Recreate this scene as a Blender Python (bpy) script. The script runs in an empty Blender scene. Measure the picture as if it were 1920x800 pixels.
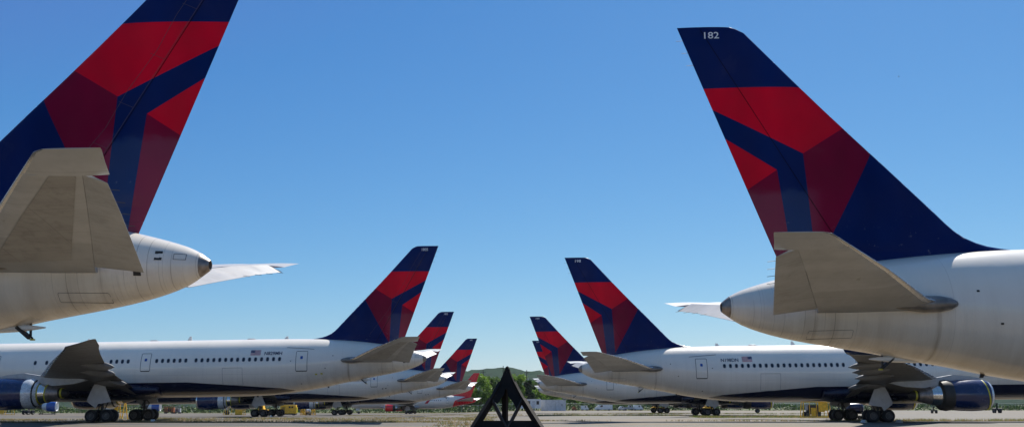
import bpy, bmesh, math, random
from mathutils import Vector, Matrix
random.seed(7)
S = bpy.context.scene
COL = S.collection
R = math.radians

# ------------------------------------------------------------------ camera
F, CAMH, HY = 1800.0, 1.42, 761.0
TH = math.atan((HY - 400) / F)
cam = bpy.data.cameras.new('camera')
cam.sensor_width = 36.0
cam.lens = 36.0 * F / 1920
cam.clip_start = 0.3
cam.clip_end = 20000
co = bpy.data.objects.new('camera', cam)
co.location = (0, 0, CAMH)
co.rotation_euler = (math.pi / 2 + TH, 0, 0)
COL.objects.link(co)
S.camera = co

def unproject(px, py, D):
    """point of the photo's pixel at horizontal distance D (used while measuring the place)"""
    v = (400 - py) / F
    z = D * (math.sin(TH) + v * math.cos(TH)) / (math.cos(TH) - v * math.sin(TH))
    dep = D * math.cos(TH) + z * math.sin(TH)
    return ((px - 960) / F * dep, z + CAMH)
def X_at(px, D, z=1.0):
    return (px - 960) / F * (D * math.cos(TH) + (z - CAMH) * math.sin(TH))
def depth_for(py, Z):
    lo, hi = 5.0, 3000.0
    for _ in range(60):
        m = (lo + hi) / 2
        if unproject(960, py, m)[1] > Z: hi = m
        else: lo = m
    return lo
def sstep(a, b, x):
    t = min(1, max(0, (x - a) / (b - a)))
    return t * t * (3 - 2 * t)
def ground_z(x, y):
    return -0.0038 * min(320, max(0, y - 105)) * sstep(12, -28, x)

# ------------------------------------------------------------------ materials
MATS = {}
class NT:
    """tiny helper for building node trees"""
    def __init__(s, m):
        s.t = m.node_tree; s.n = s.t.nodes; s.l = s.t.links
    def node(s, typ, **kw):
        n = s.n.new(typ)
        for k, v in kw.items(): setattr(n, k, v)
        return n
    def put(s, sock, v):
        if isinstance(v, bpy.types.NodeSocket): s.l.new(v, sock)
        elif isinstance(v, (tuple, list)):
            sock.default_value = tuple(v) + ((1,) if len(v) == 3 and sock.type == 'RGBA' else ())
        else: sock.default_value = v
    def math(s, op, a, b=0.0, c=None, clamp=False):
        n = s.node('ShaderNodeMath', operation=op); n.use_clamp = clamp
        s.put(n.inputs[0], a); s.put(n.inputs[1], b)
        if c is not None: s.put(n.inputs[2], c)
        return n.outputs[0]
    def mix(s, f, a, b, mode='MIX'):
        n = s.node('ShaderNodeMix', data_type='RGBA'); n.blend_type = mode
        s.put(n.inputs[0], f); s.put(n.inputs[6], a); s.put(n.inputs[7], b)
        return n.outputs[2]
    def coords(s, kind='Object', scale=(1, 1, 1)):
        tc = s.node('ShaderNodeTexCoord'); mp = s.node('ShaderNodeMapping')
        s.l.new(tc.outputs[kind], mp.inputs[0]); mp.inputs['Scale'].default_value = scale
        return mp.outputs[0]
    def xyz(s, kind='Object'):
        tc = s.node('ShaderNodeTexCoord'); sp = s.node('ShaderNodeSeparateXYZ')
        s.l.new(tc.outputs[kind], sp.inputs[0]); return sp.outputs
    def noise(s, vec, scale=1.0, detail=4, rough=0.55):
        n = s.node('ShaderNodeTexNoise'); s.l.new(vec, n.inputs['Vector'])
        n.inputs['Scale'].default_value = scale; n.inputs['Detail'].default_value = detail
        n.inputs['Roughness'].default_value = rough
        return n.outputs[0]
    def ramp(s, f, lo, hi):
        return s.math('MULTIPLY', s.math('SUBTRACT', f, lo), 1.0 / (hi - lo), clamp=True)
    def above(s, X, Z, p, q, soft=0.004):
        """1 where (X,Z) lies left of the directed line p->q"""
        dx, dz = q[0] - p[0], q[1] - p[1]; L = math.hypot(dx, dz)
        a, b = -dz / L, dx / L; c = -(a * p[0] + b * p[1])
        v = s.math('ADD', s.math('MULTIPLY', X, a), s.math('MULTIPLY_ADD', Z, b, c))
        return s.math('MULTIPLY', s.math('ADD', v, soft), 0.5 / soft, clamp=True)
    def poly(s, X, Z, pts):
        m = None
        for i in range(len(pts)):
            a = s.above(X, Z, pts[i], pts[(i + 1) % len(pts)])
            m = a if m is None else s.math('MULTIPLY', m, a)
        return m
def new_mat(name):
    m = bpy.data.materials.new(name); m.use_nodes = True
    return m, NT(m), m.node_tree.nodes['Principled BSDF']
def simple(name, col, rough=0.5, metal=0.0, var=0.15, scale=3.0, coat=0.0, spec=None, bump=0.0):
    if name in MATS: return MATS[name]
    m, t, b = new_mat(name)
    v = t.coords(); n = t.noise(v, scale, 5)
    f = t.ramp(n, 0.3, 0.7)
    lo = tuple(c * (1 - var) for c in col); hi = tuple(min(1, c * (1 + var)) for c in col)
    t.put(b.inputs['Base Color'], t.mix(f, lo, hi))
    b.inputs['Roughness'].default_value = rough
    t.put(b.inputs['Roughness'], t.math('MULTIPLY_ADD', f, 0.12, rough - 0.06))
    b.inputs['Metallic'].default_value = metal
    if coat: b.inputs['Coat Weight'].default_value = coat; b.inputs['Coat Roughness'].default_value = 0.06
    if spec is not None: b.inputs['Specular IOR Level'].default_value = spec
    if bump:
        bp = t.node('ShaderNodeBump'); bp.inputs['Strength'].default_value = bump
        t.l.new(n, bp.inputs['Height']); t.l.new(bp.outputs[0], b.inputs['Normal'])
    MATS[name] = m
    return m

NAVY = (0.001, 0.016, 0.110); RED = (0.74, 0.002, 0.024); MAROON = (0.235, 0.002, 0.034)
WHITE = (0.74, 0.74, 0.73)

def fuselage_mat(kind, stretch):
    """white paint, dark belly band, grime, painted ground bounce; x runs forward from the tail end, z up"""
    m, t, b = new_mat('fuselage paint ' + kind)
    X, Y, Z = t.xyz()
    # streaks that run round the body (fine along x, long along z)
    st = t.noise(t.coords(scale=(2.2, 0.25, 0.22)), 1.0, 5, 0.6)
    st2 = t.noise(t.coords(scale=(9, 0.4, 0.35)), 1.0, 3, 0.6)
    big = t.noise(t.coords(scale=(0.25, 0.3, 0.5)), 1.0, 4)
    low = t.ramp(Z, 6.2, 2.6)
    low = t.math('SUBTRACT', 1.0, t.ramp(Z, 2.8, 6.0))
    aft = t.math('SUBTRACT', 1.0, t.ramp(X, 4.0, 14.0))
    dirt = t.math('MULTIPLY', t.ramp(st, 0.38, 0.72), t.math('MULTIPLY_ADD', low, 0.55, 0.06))
    dirt = t.math('MULTIPLY', dirt, t.math('MULTIPLY_ADD', aft, 0.85, 0.2))
    dirt = t.math('ADD', dirt, t.math('MULTIPLY', t.ramp(st2, 0.5, 0.8), t.math('MULTIPLY', low, 0.12)))
    # the dark leak marks below the tailplane pivots
    for c, w, a in ((7.2, 0.17, 1.0), (3.1, 0.16, 0.5), (2.55, 0.07, 0.35), (11.0, 0.1, 0.15), (3.55, 0.08, 0.3)):
        d = t.math('ABSOLUTE', t.math('SUBTRACT', t.math('MULTIPLY_ADD', st, 0.3, X), c + 0.15))
        k = t.math('SUBTRACT', 1.0, t.ramp(d, 0.0, w))
        k = t.math('MULTIPLY', k, t.math('MULTIPLY', t.math('SUBTRACT', 1.0, t.ramp(Z, 4.7, 5.1)), a))
        dirt = t.math('MAXIMUM', dirt, t.math('MULTIPLY', k, t.ramp(st2, 0.2, 0.6)))
    col = t.mix(t.ramp(big, 0.3, 0.7), (0.78, 0.735, 0.66), (0.84, 0.795, 0.72))
    col = t.mix(t.math('MULTIPLY', low, 0.35), col, (0.56, 0.50, 0.42))  # low dirt and warm ground bounce painted into the lower body
    # raw composite aft body a touch warmer
    col = t.mix(t.math('MULTIPLY', aft, 0.35), col, (0.58, 0.53, 0.46))
    col = t.mix(t.math('MULTIPLY', dirt, 0.8), col, (0.23, 0.175, 0.12))
    # frame joints
    for per, off, w, a in ((3.24, 0.3, 0.004, 0.3), (1.08, 0.1, 0.006, 0.10)):
        fr = t.math('FRACT', t.math('DIVIDE', t.math('ADD', X, off + 60), per))
        ln = t.math('LESS_THAN', fr, w)
        col = t.mix(t.math('MULTIPLY', ln, a), col, (0.12, 0.11, 0.1))
    # close ribs on the tail cone
    fr = t.math('FRACT', t.math('DIVIDE', X, 0.34)); ln = t.math('LESS_THAN', fr, 0.07)
    ln = t.math('MULTIPLY', ln, t.math('LESS_THAN', X, 4.2))
    ln = t.math('MULTIPLY', ln, t.ramp(st, 0.4, 0.62))
    col = t.mix(t.math('MULTIPLY', ln, 0.5), col, (0.16, 0.13, 0.1))
    for z0 in (6.55, 3.95):
        ln = t.math('LESS_THAN', t.math('ABSOLUTE', t.math('SUBTRACT', Z, z0)), 0.010)
        ln = t.math('MULTIPLY', ln, t.math('GREATER_THAN', X, 12.2))
        col = t.mix(t.math('MULTIPLY', ln, 0.3), col, (0.15, 0.14, 0.13))
    if kind == 'red':
        rd = t.poly(X, Z, [(-3, -2), (9.5, -2), (16.8, 2.2), (8.5, 5.2), (6.4, 9.5), (-3, 9.5)])
        col = t.mix(rd, col, (0.70, 0.006, 0.02))
        sw = t.poly(X, Z, [(19.6, 4.0), (20.8, 4.0), (19.2, 6.0), (17.6, 6.4)])
        col = t.mix(sw, col, (0.50, 0.008, 0.02))
    else:
        e = stretch
        f1 = t.math('MULTIPLY_ADD', X, 0.17, 2.30 - 0.17 * 11.7)
        f2 = t.math('MULTIPLY_ADD', X, 0.076, 2.66 - 0.076 * 14.1)
        f3 = t.math('MULTIPLY_ADD', X, 0.002, 3.24)
        f = t.math('MINIMUM', f1, t.math('MINIMUM', f2, f3))
        up = t.math('LESS_THAN', Z, f)
        g = t.math('MAXIMUM', 2.15, t.math('MULTIPLY_ADD', X, -0.12, 2.38 + 0.12 * 12.4))
        dn = t.math('GREATER_THAN', Z, g)
        nv = t.math('MULTIPLY', up, dn)
        dn2 = t.math('MULTIPLY', t.math('SUBTRACT', 1.0, dn), t.math('LESS_THAN', Z, 2.3))
        dn2 = t.math('MULTIPLY', dn2, t.math('GREATER_THAN', X, 11.7))
        col = t.mix(dn2, col, (0.33, 0.31, 0.30))
        col = t.mix(nv, col, (0.003, 0.006, 0.030))
    t.put(b.inputs['Base Color'], col)
    dirt = t.math('MULTIPLY', dirt, t.ramp(Z, 3.3, 4.0))
    t.put(b.inputs['Roughness'], t.math('MULTIPLY_ADD', dirt, 0.35, 0.24))
    b.inputs['Coat Weight'].default_value = 0.35; b.inputs['Coat Roughness'].default_value = 0.08
    wv = t.noise(t.coords(scale=(0.9, 0.5, 0.9)), 1.0, 2)
    bp = t.node('ShaderNodeBump'); bp.inputs['Strength'].default_value = 0.06; bp.inputs['Distance'].default_value = 0.25
    t.l.new(wv, bp.inputs['Height']); t.l.new(bp.outputs[0], b.inputs['Normal'])
    return m

def fin_mat():
    m, t, b = new_mat('tail livery paint')
    X, Y, Z = t.xyz()
    big = t.noise(t.coords(scale=(0.6, 0.6, 0.6)), 1.0, 5)
    wear = t.noise(t.coords(scale=(3, 3, 3)), 1.0, 8, 0.7)
    TEt = (-2.5, 16.6)
    red1 = [(-2.0, 13.66), (-1.5, 12.8), (0.07, 12.8), (3.36, 11.0), (5.01, 12.02), (8.0, 13.9), (8.0, 13.66)]
    # convex pieces, counter-clockwise in (x, z)
    K, K2 = (3.36, 11.0), (2.35, 10.39)
    def line(p, q, z): return p[0] + (q[0] - p[0]) * (z - p[1]) / (q[1] - p[1])
    Ld = (2.83, 6.0); Rd = (3.62, 6.0)
    Mb = (3.72, 6.0)
    col = NAVY
    top = 13.66
    s1 = (0.07, 12.8); s2 = (0.48, 11.66); r2 = (1.25, 9.67); MR = (5.01, 12.02); ML = (6.09, 10.92)
    # far extension of K->MR
    k = (MR[0] - K[0], MR[1] - K[1])
    MRx = (K[0] + k[0] * 2.4, K[1] + k[1] * 2.4)
    s = (K[0] - s1[0], K[1] - s1[1]); s1x = (s1[0] - s[0] * 0.4, s1[1] - s[1] * 0.4)
    redA = [s1x, K, MRx, (MRx[0], top + 0.8), (s1x[0], top + 0.8)]
    mA = t.math('MULTIPLY', t.poly(X, Z, redA), t.above(X, Z, (5, top), (0, top - 0.015)))
    # maroon right of the stripe
    d = (ML[0] - Mb[0], ML[1] - Mb[1]); 
    marB = [K, Rd, Mb, (ML[0], ML[1]), MRx]
    marB = [K, Rd, Mb, ML, (ML[0] + d[0] * 0.2, ML[1] + d[1] * 0.2), MRx]
    # line ML -> down: measured (6.09,10.92) (5.06,8.72) (4.6,7.75)
    mB = t.poly(X, Z, [K, Rd, Mb, (ML[0] + 0.9, ML[1] + 0.9 * 2.15), MRx])
    # aft red under the stripe and aft maroon
    q = (K2[0] - s2[0], K2[1] - s2[1]); s2x = (s2[0] - q[0] * 0.6, s2[1] - q[1] * 0.6)
    w = (K2[0] - r2[0], K2[1] - r2[1]); r2x = (r2[0] - w[0] * 1.2, r2[1] - w[1] * 1.2)
    mC = t.poly(X, Z, [K2, s2x, r2x])
    mD = t.poly(X, Z, [K2, r2x, (-1, 6.0), Ld])
    c = t.mix(mA, NAVY, RED)
    c = t.mix(mB, c, MAROON)
    c = t.mix(mC, c, RED)
    c = t.mix(mD, c, MAROON)
    c = t.mix(t.math('MULTIPLY', t.ramp(big, 0.35, 0.75), 0.10), c, (0.10, 0.06, 0.06))
    shading = t.noise(t.coords(scale=(0.28, 0.3, 0.16)), 1.0, 3)
    c = t.mix(1.0, c, t.mix(t.ramp(shading, 0.3, 0.7), (0.68, 0.68, 0.72), (1.18, 1.14, 1.1)), 'MULTIPLY')  # uneven shading put into the fin colour by broad noise
    # scuffed patch low on the fin and scattered chips
    ch = t.math('MULTIPLY', t.ramp(wear, 0.62, 0.68), t.math('SUBTRACT', 1.0, t.ramp(Z, 7.4, 8.8)))
    c = t.mix(t.math('MULTIPLY', ch, 0.35), c, (0.35, 0.33, 0.33))
    t.put(b.inputs['Base Color'], c)
    t.put(b.inputs['Roughness'], t.math('MULTIPLY_ADD', big, 0.2, 0.14))
    aftlow = t.math('MULTIPLY', t.math('SUBTRACT', 1.0, t.ramp(t.math('MULTIPLY_ADD', wear, 1.0, Z), 9.9, 10.2)), t.math('SUBTRACT', 1.0, t.ramp(X, 3.4, 4.0)))
    t.put(b.inputs['Specular IOR Level'], t.math('MULTIPLY_ADD', aftlow, 0.30, 0.05))
    bp = t.node('ShaderNodeBump'); bp.inputs['Strength'].default_value = 0.05; bp.inputs['Distance'].default_value = 0.2
    t.l.new(t.noise(t.coords(scale=(0.8, 0.8, 1.2)), 1.0, 2), bp.inputs['Height']); t.l.new(bp.outputs[0], b.inputs['Normal'])
    return m

def aero_mat(name, base, panel, dirtc, dirt_amt=0.5, tail=0):
    """weathered grey metal of wings and tailplanes"""
    m, t, b = new_mat(name)
    X, Y, Z = t.xyz()
    n = t.noise(t.coords(scale=(0.35, 0.9, 1) if tail else (0.35, 1.6, 1)), 1.0, 2 if tail else 6, 0.5)
    n2 = t.noise(t.coords(scale=(3, 3, 3)), 1.0, 6, 0.65)
    c = t.mix(t.ramp(n, 0.35, 0.65), base, panel)
    c = t.mix(t.math('MULTIPLY', t.ramp(n2, 0.5, 0.8), dirt_amt), c, dirtc)
    if tail:
        ay = t.math('ABSOLUTE', Y)
        inner = t.math('SUBTRACT', 1.0, t.ramp(t.math('ADD', t.math('MULTIPLY_ADD', X, -0.28, ay), 0.0), 2.9, 3.05))
        c = t.mix(t.math('MULTIPLY', inner, 0.5 if tail == 1 else 0.15), c, tuple(k * 0.55 for k in base))
        rs = t.noise(t.coords(scale=(0.9, 7.0, 1)), 1.0, 5, 0.6)
        c = t.mix(t.math('MULTIPLY', t.ramp(rs, 0.52, 0.78), 0.40 if tail == 2 else 0.08), c, (0.17, 0.125, 0.10))
        bl = t.noise(t.coords(scale=(0.6, 0.6, 0.6)), 1.0, 4)
        c = t.mix(t.math('MULTIPLY', t.ramp(bl, 0.45, 0.7), 0.25), c, (0.55, 0.55, 0.54))
        sc = t.noise(t.coords(scale=(2.2, 1.1, 1)), 1.0, 6, 0.7)
        c = t.mix(t.math('MULTIPLY', t.ramp(sc, 0.66, 0.70), 0.5), c, (0.12, 0.11, 0.10))
    for per, ax, w in (((1.9, Y, 0.010),) if tail else ((1.35, Y, 0.02), (2.1, X, 0.012))):
        fr = t.math('FRACT', t.math('DIVIDE', t.math('ADD', ax, 60.2), per))
        c = t.mix(t.math('MULTIPLY', t.math('LESS_THAN', fr, w), 0.35), c, (0.06, 0.055, 0.05))
    t.put(b.inputs['Base Color'], c)
    t.put(b.inputs['Roughness'], t.math('MULTIPLY_ADD', n2, 0.3, 0.28))
    return m

def ground_mat():
    m, t, b = new_mat('worn apron paving')
    X, Y, Z = t.xyz()
    vec = t.coords()
    warp = t.noise(t.coords(scale=(0.03, 0.05, 1)), 1.0, 4)
    fine = t.noise(t.coords(scale=(1.2, 0.5, 1)), 1.0, 9, 0.7)
    mid = t.noise(t.coords(scale=(0.10, 0.22, 1)), 1.0, 7, 0.62)
    concrete = t.mix(t.ramp(fine, 0.3, 0.7), (0.09, 0.084, 0.076), (0.17, 0.162, 0.149))
    concrete = t.mix(t.ramp(mid, 0.4, 0.65), concrete, (0.135, 0.127, 0.115))
    asphalt = t.mix(t.ramp(fine, 0.3, 0.7), (0.044, 0.046, 0.05), (0.085, 0.085, 0.087))
    asphalt = t.mix(t.math('MULTIPLY', t.ramp(mid, 0.45, 0.7), 0.5), asphalt, (0.15, 0.135, 0.11))
    side = t.ramp(t.math('MULTIPLY_ADD', warp, 16, t.math('MULTIPLY_ADD', Y, 0.02, X)), 0.0, 16.0)
    c = t.mix(side, asphalt, concrete)
    near = t.math('SUBTRACT', 1.0, t.ramp(t.math('MULTIPLY_ADD', warp, 8, Y), 58.0, 66.0))
    c = t.mix(near, c, t.mix(t.ramp(fine, 0.3, 0.7), (0.15, 0.12, 0.088), (0.25, 0.205, 0.15)))  # unseen ground by the camera, tan tone added to warm its bounce
    # dry weeds and silt lying in broken bands
    bandn = t.noise(t.coords(scale=(0.022, 0.22, 1)), 1.0, 5, 0.6)
    wd = t.math('MULTIPLY', t.ramp(bandn, 0.47, 0.58), t.ramp(fine, 0.34, 0.5))
    c = t.mix(t.math('MULTIPLY', wd, 0.75), c, (0.17, 0.122, 0.06))
    # slab joints
    for ax, per, w in ((Y, 7.6, 0.035), (X, 7.6, 0.012)):
        fr = t.math('FRACT', t.math('DIVIDE', t.math('MULTIPLY_ADD', warp, 0.5, t.math('ADD', ax, 760.0)), per))
        ln = t.math('MULTIPLY', t.math('LESS_THAN', fr, w), 0.8)
        c = t.mix(ln, c, (0.05, 0.05, 0.042))
    st = t.noise(t.coords(scale=(0.05, 0.5, 1)), 1.0, 5, 0.6)
    c = t.mix(t.math('MULTIPLY', t.ramp(st, 0.55, 0.75), 0.45), c, (0.085, 0.08, 0.072))
    tm = t.noise(t.coords(scale=(0.012, 1.6, 1)), 1.0, 4, 0.6)
    c = t.mix(t.math('MULTIPLY', t.ramp(tm, 0.56, 0.66), 0.55), c, (0.045, 0.043, 0.04))
    sp = t.noise(t.coords(scale=(0.5, 0.35, 1)), 1.0, 5, 0.6)
    c = t.mix(t.math('MULTIPLY', t.ramp(sp, 0.60, 0.68), 0.5), c, (0.05, 0.047, 0.043))
    # land beyond the field fence
    far = t.ramp(Y, 345.0, 352.0)
    c = t.mix(far, c, t.mix(t.ramp(mid, 0.4, 0.6), (0.055, 0.085, 0.022), (0.11, 0.12, 0.04)))
    t.put(b.inputs['Base Color'], c)
    b.inputs['Roughness'].default_value = 0.85
    b.inputs['Specular IOR Level'].default_value = 0.25
    bp = t.node('ShaderNodeBump'); bp.inputs['Strength'].default_value = 0.4; bp.inputs['Distance'].default_value = 0.03
    t.l.new(fine, bp.inputs['Height']); t.l.new(bp.outputs[0], b.inputs['Normal'])
    return m

def leaf_mat(name, a, bcol, c2):
    m, t, b = new_mat(name)
    n = t.noise(t.coords(), 0.45, 3); n2 = t.noise(t.coords(), 5.0, 2)
    c = t.mix(t.ramp(n, 0.35, 0.65), a, bcol); c = t.mix(t.math('MULTIPLY', t.ramp(n2, 0.45, 0.7), 0.6), c, c2)
    t.put(b.inputs['Base Color'], c); b.inputs['Roughness'].default_value = 0.6
    tr = t.node('ShaderNodeBsdfTranslucent'); t.put(tr.inputs[0], c)
    mx = t.node('ShaderNodeMixShader'); mx.inputs[0].default_value = 0.45
    t.l.new(b.outputs[0], mx.inputs[1]); t.l.new(tr.outputs[0], mx.inputs[2])
    t.l.new(mx.outputs[0], t.n['Material Output'].inputs[0])
    return m
def mesh_screen_mat():
    m, t, b = new_mat('chain link')
    X, Y, Z = t.xyz()
    a = t.math('FRACT', t.math('MULTIPLY', t.math('ADD', X, Z), 9)); c = t.math('FRACT', t.math('MULTIPLY', t.math('SUBTRACT', X, Z), 9))
    k = t.math('MAXIMUM', t.math('LESS_THAN', a, 0.10), t.math('LESS_THAN', c, 0.10))
    b.inputs['Base Color'].default_value = (0.05, 0.052, 0.05, 1); b.inputs['Roughness'].default_value = 0.8; b.inputs['Specular IOR Level'].default_value = 0.1
    tr = t.node('ShaderNodeBsdfTransparent'); mx = t.node('ShaderNodeMixShader')
    t.put(mx.inputs[0], k); t.l.new(tr.outputs[0], mx.inputs[1]); t.l.new(b.outputs[0], mx.inputs[2])
    t.l.new(mx.outputs[0], t.n['Material Output'].inputs[0])
    return m

M = {}
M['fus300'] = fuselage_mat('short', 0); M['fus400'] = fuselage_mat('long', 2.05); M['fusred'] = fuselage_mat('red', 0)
M['fin'] = fin_mat()
M['finred'] = simple('red tail paint', (0.70, 0.006, 0.02), 0.3, var=0.06)
M['stab'] = aero_mat('tailplane skin', (0.41, 0.425, 0.445), (0.34, 0.352, 0.368), (0.19, 0.185, 0.18), 0.2, tail=1)
M['elev'] = aero_mat('elevator skin', (0.34, 0.352, 0.368), (0.27, 0.28, 0.292), (0.12, 0.10, 0.08), 0.3, tail=2)
M['seamdark'] = simple('open joint', (0.006, 0.004, 0.006), 0.9, spec=0.0)
M['bulletskin'] = simple('dirty sealing plate', (0.20, 0.185, 0.17), 0.35, 0.3, 0.35, 2.5)
M['darkskin'] = aero_mat('darker skin panel', (0.29, 0.288, 0.284), (0.24, 0.238, 0.234), (0.10, 0.09, 0.075), 0.5)
M['wing'] = aero_mat('wing skin', (0.15, 0.145, 0.138), (0.10, 0.096, 0.09), (0.09, 0.08, 0.065), 0.55)
M['edge'] = simple('bare metal leading edge', (0.62, 0.63, 0.65), 0.25, 0.9, 0.08)
M['navy'] = simple('navy gloss paint', (0.002, 0.014, 0.075), 0.24, 0, 0.2, 1.5, coat=0.35)
M['bellynavy'] = simple('dark belly paint', (0.003, 0.006, 0.030), 0.3, 0, 0.2, 1.5)
M['seamgrey'] = simple('worn sealant', (0.085, 0.055, 0.065), 0.7)
M['navy2'] = simple('bright blue gloss paint', (0.01, 0.07, 0.32), 0.22, 0, 0.15, 1.5, coat=0.6)
M['redgloss'] = simple('red gloss paint', (0.75, 0.008, 0.02), 0.22, 0, 0.1, 1.5, coat=0.6)
M['silver'] = simple('polished steel', (0.62, 0.60, 0.57), 0.22, 1.0, 0.15, 4)
M['hot'] = simple('heat stained metal', (0.26, 0.23, 0.21), 0.42, 0.7, 0.35, 5)
M['dark'] = simple('dark machinery', (0.018, 0.017, 0.016), 0.55, 0.1, 0.5, 6)
M['black'] = simple('black rubber', (0.012, 0.012, 0.013), 0.75, 0, 0.4, 8)
M['hub'] = simple('wheel hub metal', (0.10, 0.10, 0.10), 0.45, 0.4, 0.3, 8)
M['greymetal'] = simple('grey primer metal', (0.38, 0.39, 0.40), 0.45, 0.0, 0.12, 3)
M['door'] = simple('gear door paint', (0.50, 0.51, 0.52), 0.4, 0, 0.12, 2)
M['whitep'] = simple('white paint', (0.74, 0.74, 0.73), 0.3, 0, 0.07, 2, coat=0.3)
M['yellow'] = simple('yellow equipment paint', (0.72, 0.42, 0.02), 0.45, 0, 0.22, 4)
M['tape'] = simple('yellow tape', (0.50, 0.44, 0.02), 0.45, 0, 0.2, 6)
M['plastic'] = simple('crumpled clear plastic wrap', (0.58, 0.61, 0.64), 0.14, 0.1, 0.3, 9, coat=0.8, bump=1.0)
M['glass'] = simple('cabin window', (0.012, 0.018, 0.03), 0.12, 0, 0.6, 20)
M['line'] = simple('door seam', (0.06, 0.065, 0.08), 0.6)
M['letter'] = simple('navy lettering', (0.010, 0.018, 0.06), 0.5)
M['wletter'] = simple('white lettering', (0.72, 0.74, 0.76), 0.5, var=0.1)
M['flagred'] = simple('flag red', (0.42, 0.05, 0.06), 0.5); M['flagwhite'] = simple('flag white', (0.62, 0.60, 0.60), 0.5)
M['flagblue'] = simple('flag blue', (0.02, 0.03, 0.11), 0.5)
M['blackpaint'] = simple('weathered black steel', (0.008, 0.006, 0.005), 0.7, 0.0, 0.7, 9, bump=0.6, spec=0.2)
M['brownsteel'] = simple('worn brown steel lit edge', (0.035, 0.025, 0.02), 0.6, 0.2, 0.5, 9)  # lighter than the black steel: lit edges put into the colour
M['rust'] = simple('rusty orange steel', (0.34, 0.11, 0.04), 0.7, 0, 0.4, 3)
M['bark'] = simple('bark', (0.11, 0.085, 0.06), 0.9, 0, 0.35, 3)
M['container'] = simple('pale container paint', (0.60, 0.60, 0.60), 0.5, 0, 0.18, 1.2)
M['creosote'] = simple('pole timber', (0.05, 0.04, 0.032), 0.9, 0, 0.3, 3)
M['ground'] = ground_mat()
M['leafA'] = leaf_mat('bright leaves', (0.09, 0.18, 0.014), (0.17, 0.28, 0.03), (0.27, 0.38, 0.06))
M['leafB'] = leaf_mat('mid leaves', (0.05, 0.11, 0.016), (0.09, 0.16, 0.028), (0.14, 0.22, 0.05))
M['leafC'] = leaf_mat('dark leaves', (0.018, 0.045, 0.012), (0.03, 0.065, 0.018), (0.05, 0.09, 0.03))
M['dry'] = leaf_mat('dry grass', (0.24, 0.17, 0.07), (0.32, 0.24, 0.11), (0.16, 0.16, 0.05))
M['green'] = leaf_mat('green grass', (0.08, 0.12, 0.02), (0.14, 0.18, 0.04), (0.24, 0.21, 0.09))
M['hill'] = simple('wooded hill', (0.018, 0.036, 0.022), 0.95, 0, 0.35, 0.03, spec=0.0)
M['link'] = mesh_screen_mat()

# ------------------------------------------------------------------ mesh helpers
class MB:
    """collects faces; build() links them as one mesh object"""
    def __init__(s): s.v = []; s.f = []; s.m = []; s.sm = []
    def add(s, vs, fs, mi=0, smooth=False):
        o = len(s.v); s.v += [tuple(p) for p in vs]
        for f in fs: s.f.append(tuple(i + o for i in f)); s.m.append(mi); s.sm.append(smooth)
        return s
    def box(s, c, d, mi=0, rot=None):
        x, y, z = (k / 2 for k in d)
        vs = [Vector((i * x, j * y, k * z)) for i in (-1, 1) for j in (-1, 1) for k in (-1, 1)]
        if rot is not None: vs = [rot @ p for p in vs]
        vs = [p + Vector(c) for p in vs]
        return s.add(vs, [(0, 1, 3, 2), (4, 6, 7, 5), (0, 4, 5, 1), (2, 3, 7, 6), (0, 2, 6, 4), (1, 5, 7, 3)], mi)
    def bar(s, a, b, w, h=None, mi=0):
        a, b = Vector(a), Vector(b); d = b - a
        q = d.to_track_quat('X', 'Z').to_matrix()
        return s.box((a + b) / 2, (d.length, w, h or w), mi, q)
    def tube(s, a, b, r0, r1=None, n=12, mi=0, cap=True):
        a, b = Vector(a), Vector(b); r1 = r0 if r1 is None else r1
        q = (b - a).to_track_quat('Z', 'X').to_matrix(); vs = []
        for p, r in ((a, r0), (b, r1)):
            for i in range(n):
                t = 2 * math.pi * i / n; vs.append(p + q @ Vector((r * math.cos(t), r * math.sin(t), 0)))
        s.add(vs, [(i, (i + 1) % n, n + (i + 1) % n, n + i) for i in range(n)], mi, True)
        if cap: s.add(vs, [tuple(range(n - 1, -1, -1)), tuple(range(n, 2 * n))], mi)
        return s
    def lathe(s, prof, axis_pt=(0, 0, 0), ax='X', n=32, mi=0, cap0=True, cap1=True, smooth=True):
        vs = []
        for a, r in prof:
            for i in range(n):
                t = 2 * math.pi * i / n; c, d = r * math.cos(t), r * math.sin(t)
                p = (a, c, d) if ax == 'X' else (c, a, d)
                vs.append((p[0] + axis_pt[0], p[1] + axis_pt[1], p[2] + axis_pt[2]))
        fs = []
        for k in range(len(prof) - 1):
            for i in range(n):
                j = (i + 1) % n; fs.append((k * n + i, k * n + j, (k + 1) * n + j, (k + 1) * n + i))
        s.add(vs, fs, mi, smooth)
        if cap0: s.add(vs, [tuple(range(n))], mi)
        if cap1: s.add(vs, [tuple(range((len(prof) - 1) * n, len(prof) * n))], mi)
        return s
    def prism(s, pts, y0, y1, mi=0):
        """polygon in (x, z) pushed from y0 to y1"""
        n = len(pts); vs = [(p[0], y0, p[1]) for p in pts] + [(p[0], y1, p[1]) for p in pts]
        s.add(vs, [tuple(range(n)), tuple(range(2 * n - 1, n - 1, -1))] + [(i, (i + 1) % n, n + (i + 1) % n, n + i) for i in range(n)], mi)
        return s
    def mesh(s, name, mats):
        me = bpy.data.meshes.new(name); me.from_pydata(s.v, [], s.f); me.update()
        for m in mats: me.materials.append(m)
        me.polygons.foreach_set('material_index', s.m); me.polygons.foreach_set('use_smooth', s.sm)
        bm = bmesh.new(); bm.from_mesh(me); bmesh.ops.recalc_face_normals(bm, faces=bm.faces); bm.to_mesh(me); bm.free()
        me.set_sharp_from_angle(angle=R(38))
        return me
    def build(s, name, mats, parent=None):
        if not isinstance(mats, (list, tuple)): mats = [mats]
        return link(name, s.mesh(name, mats), parent)
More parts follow.
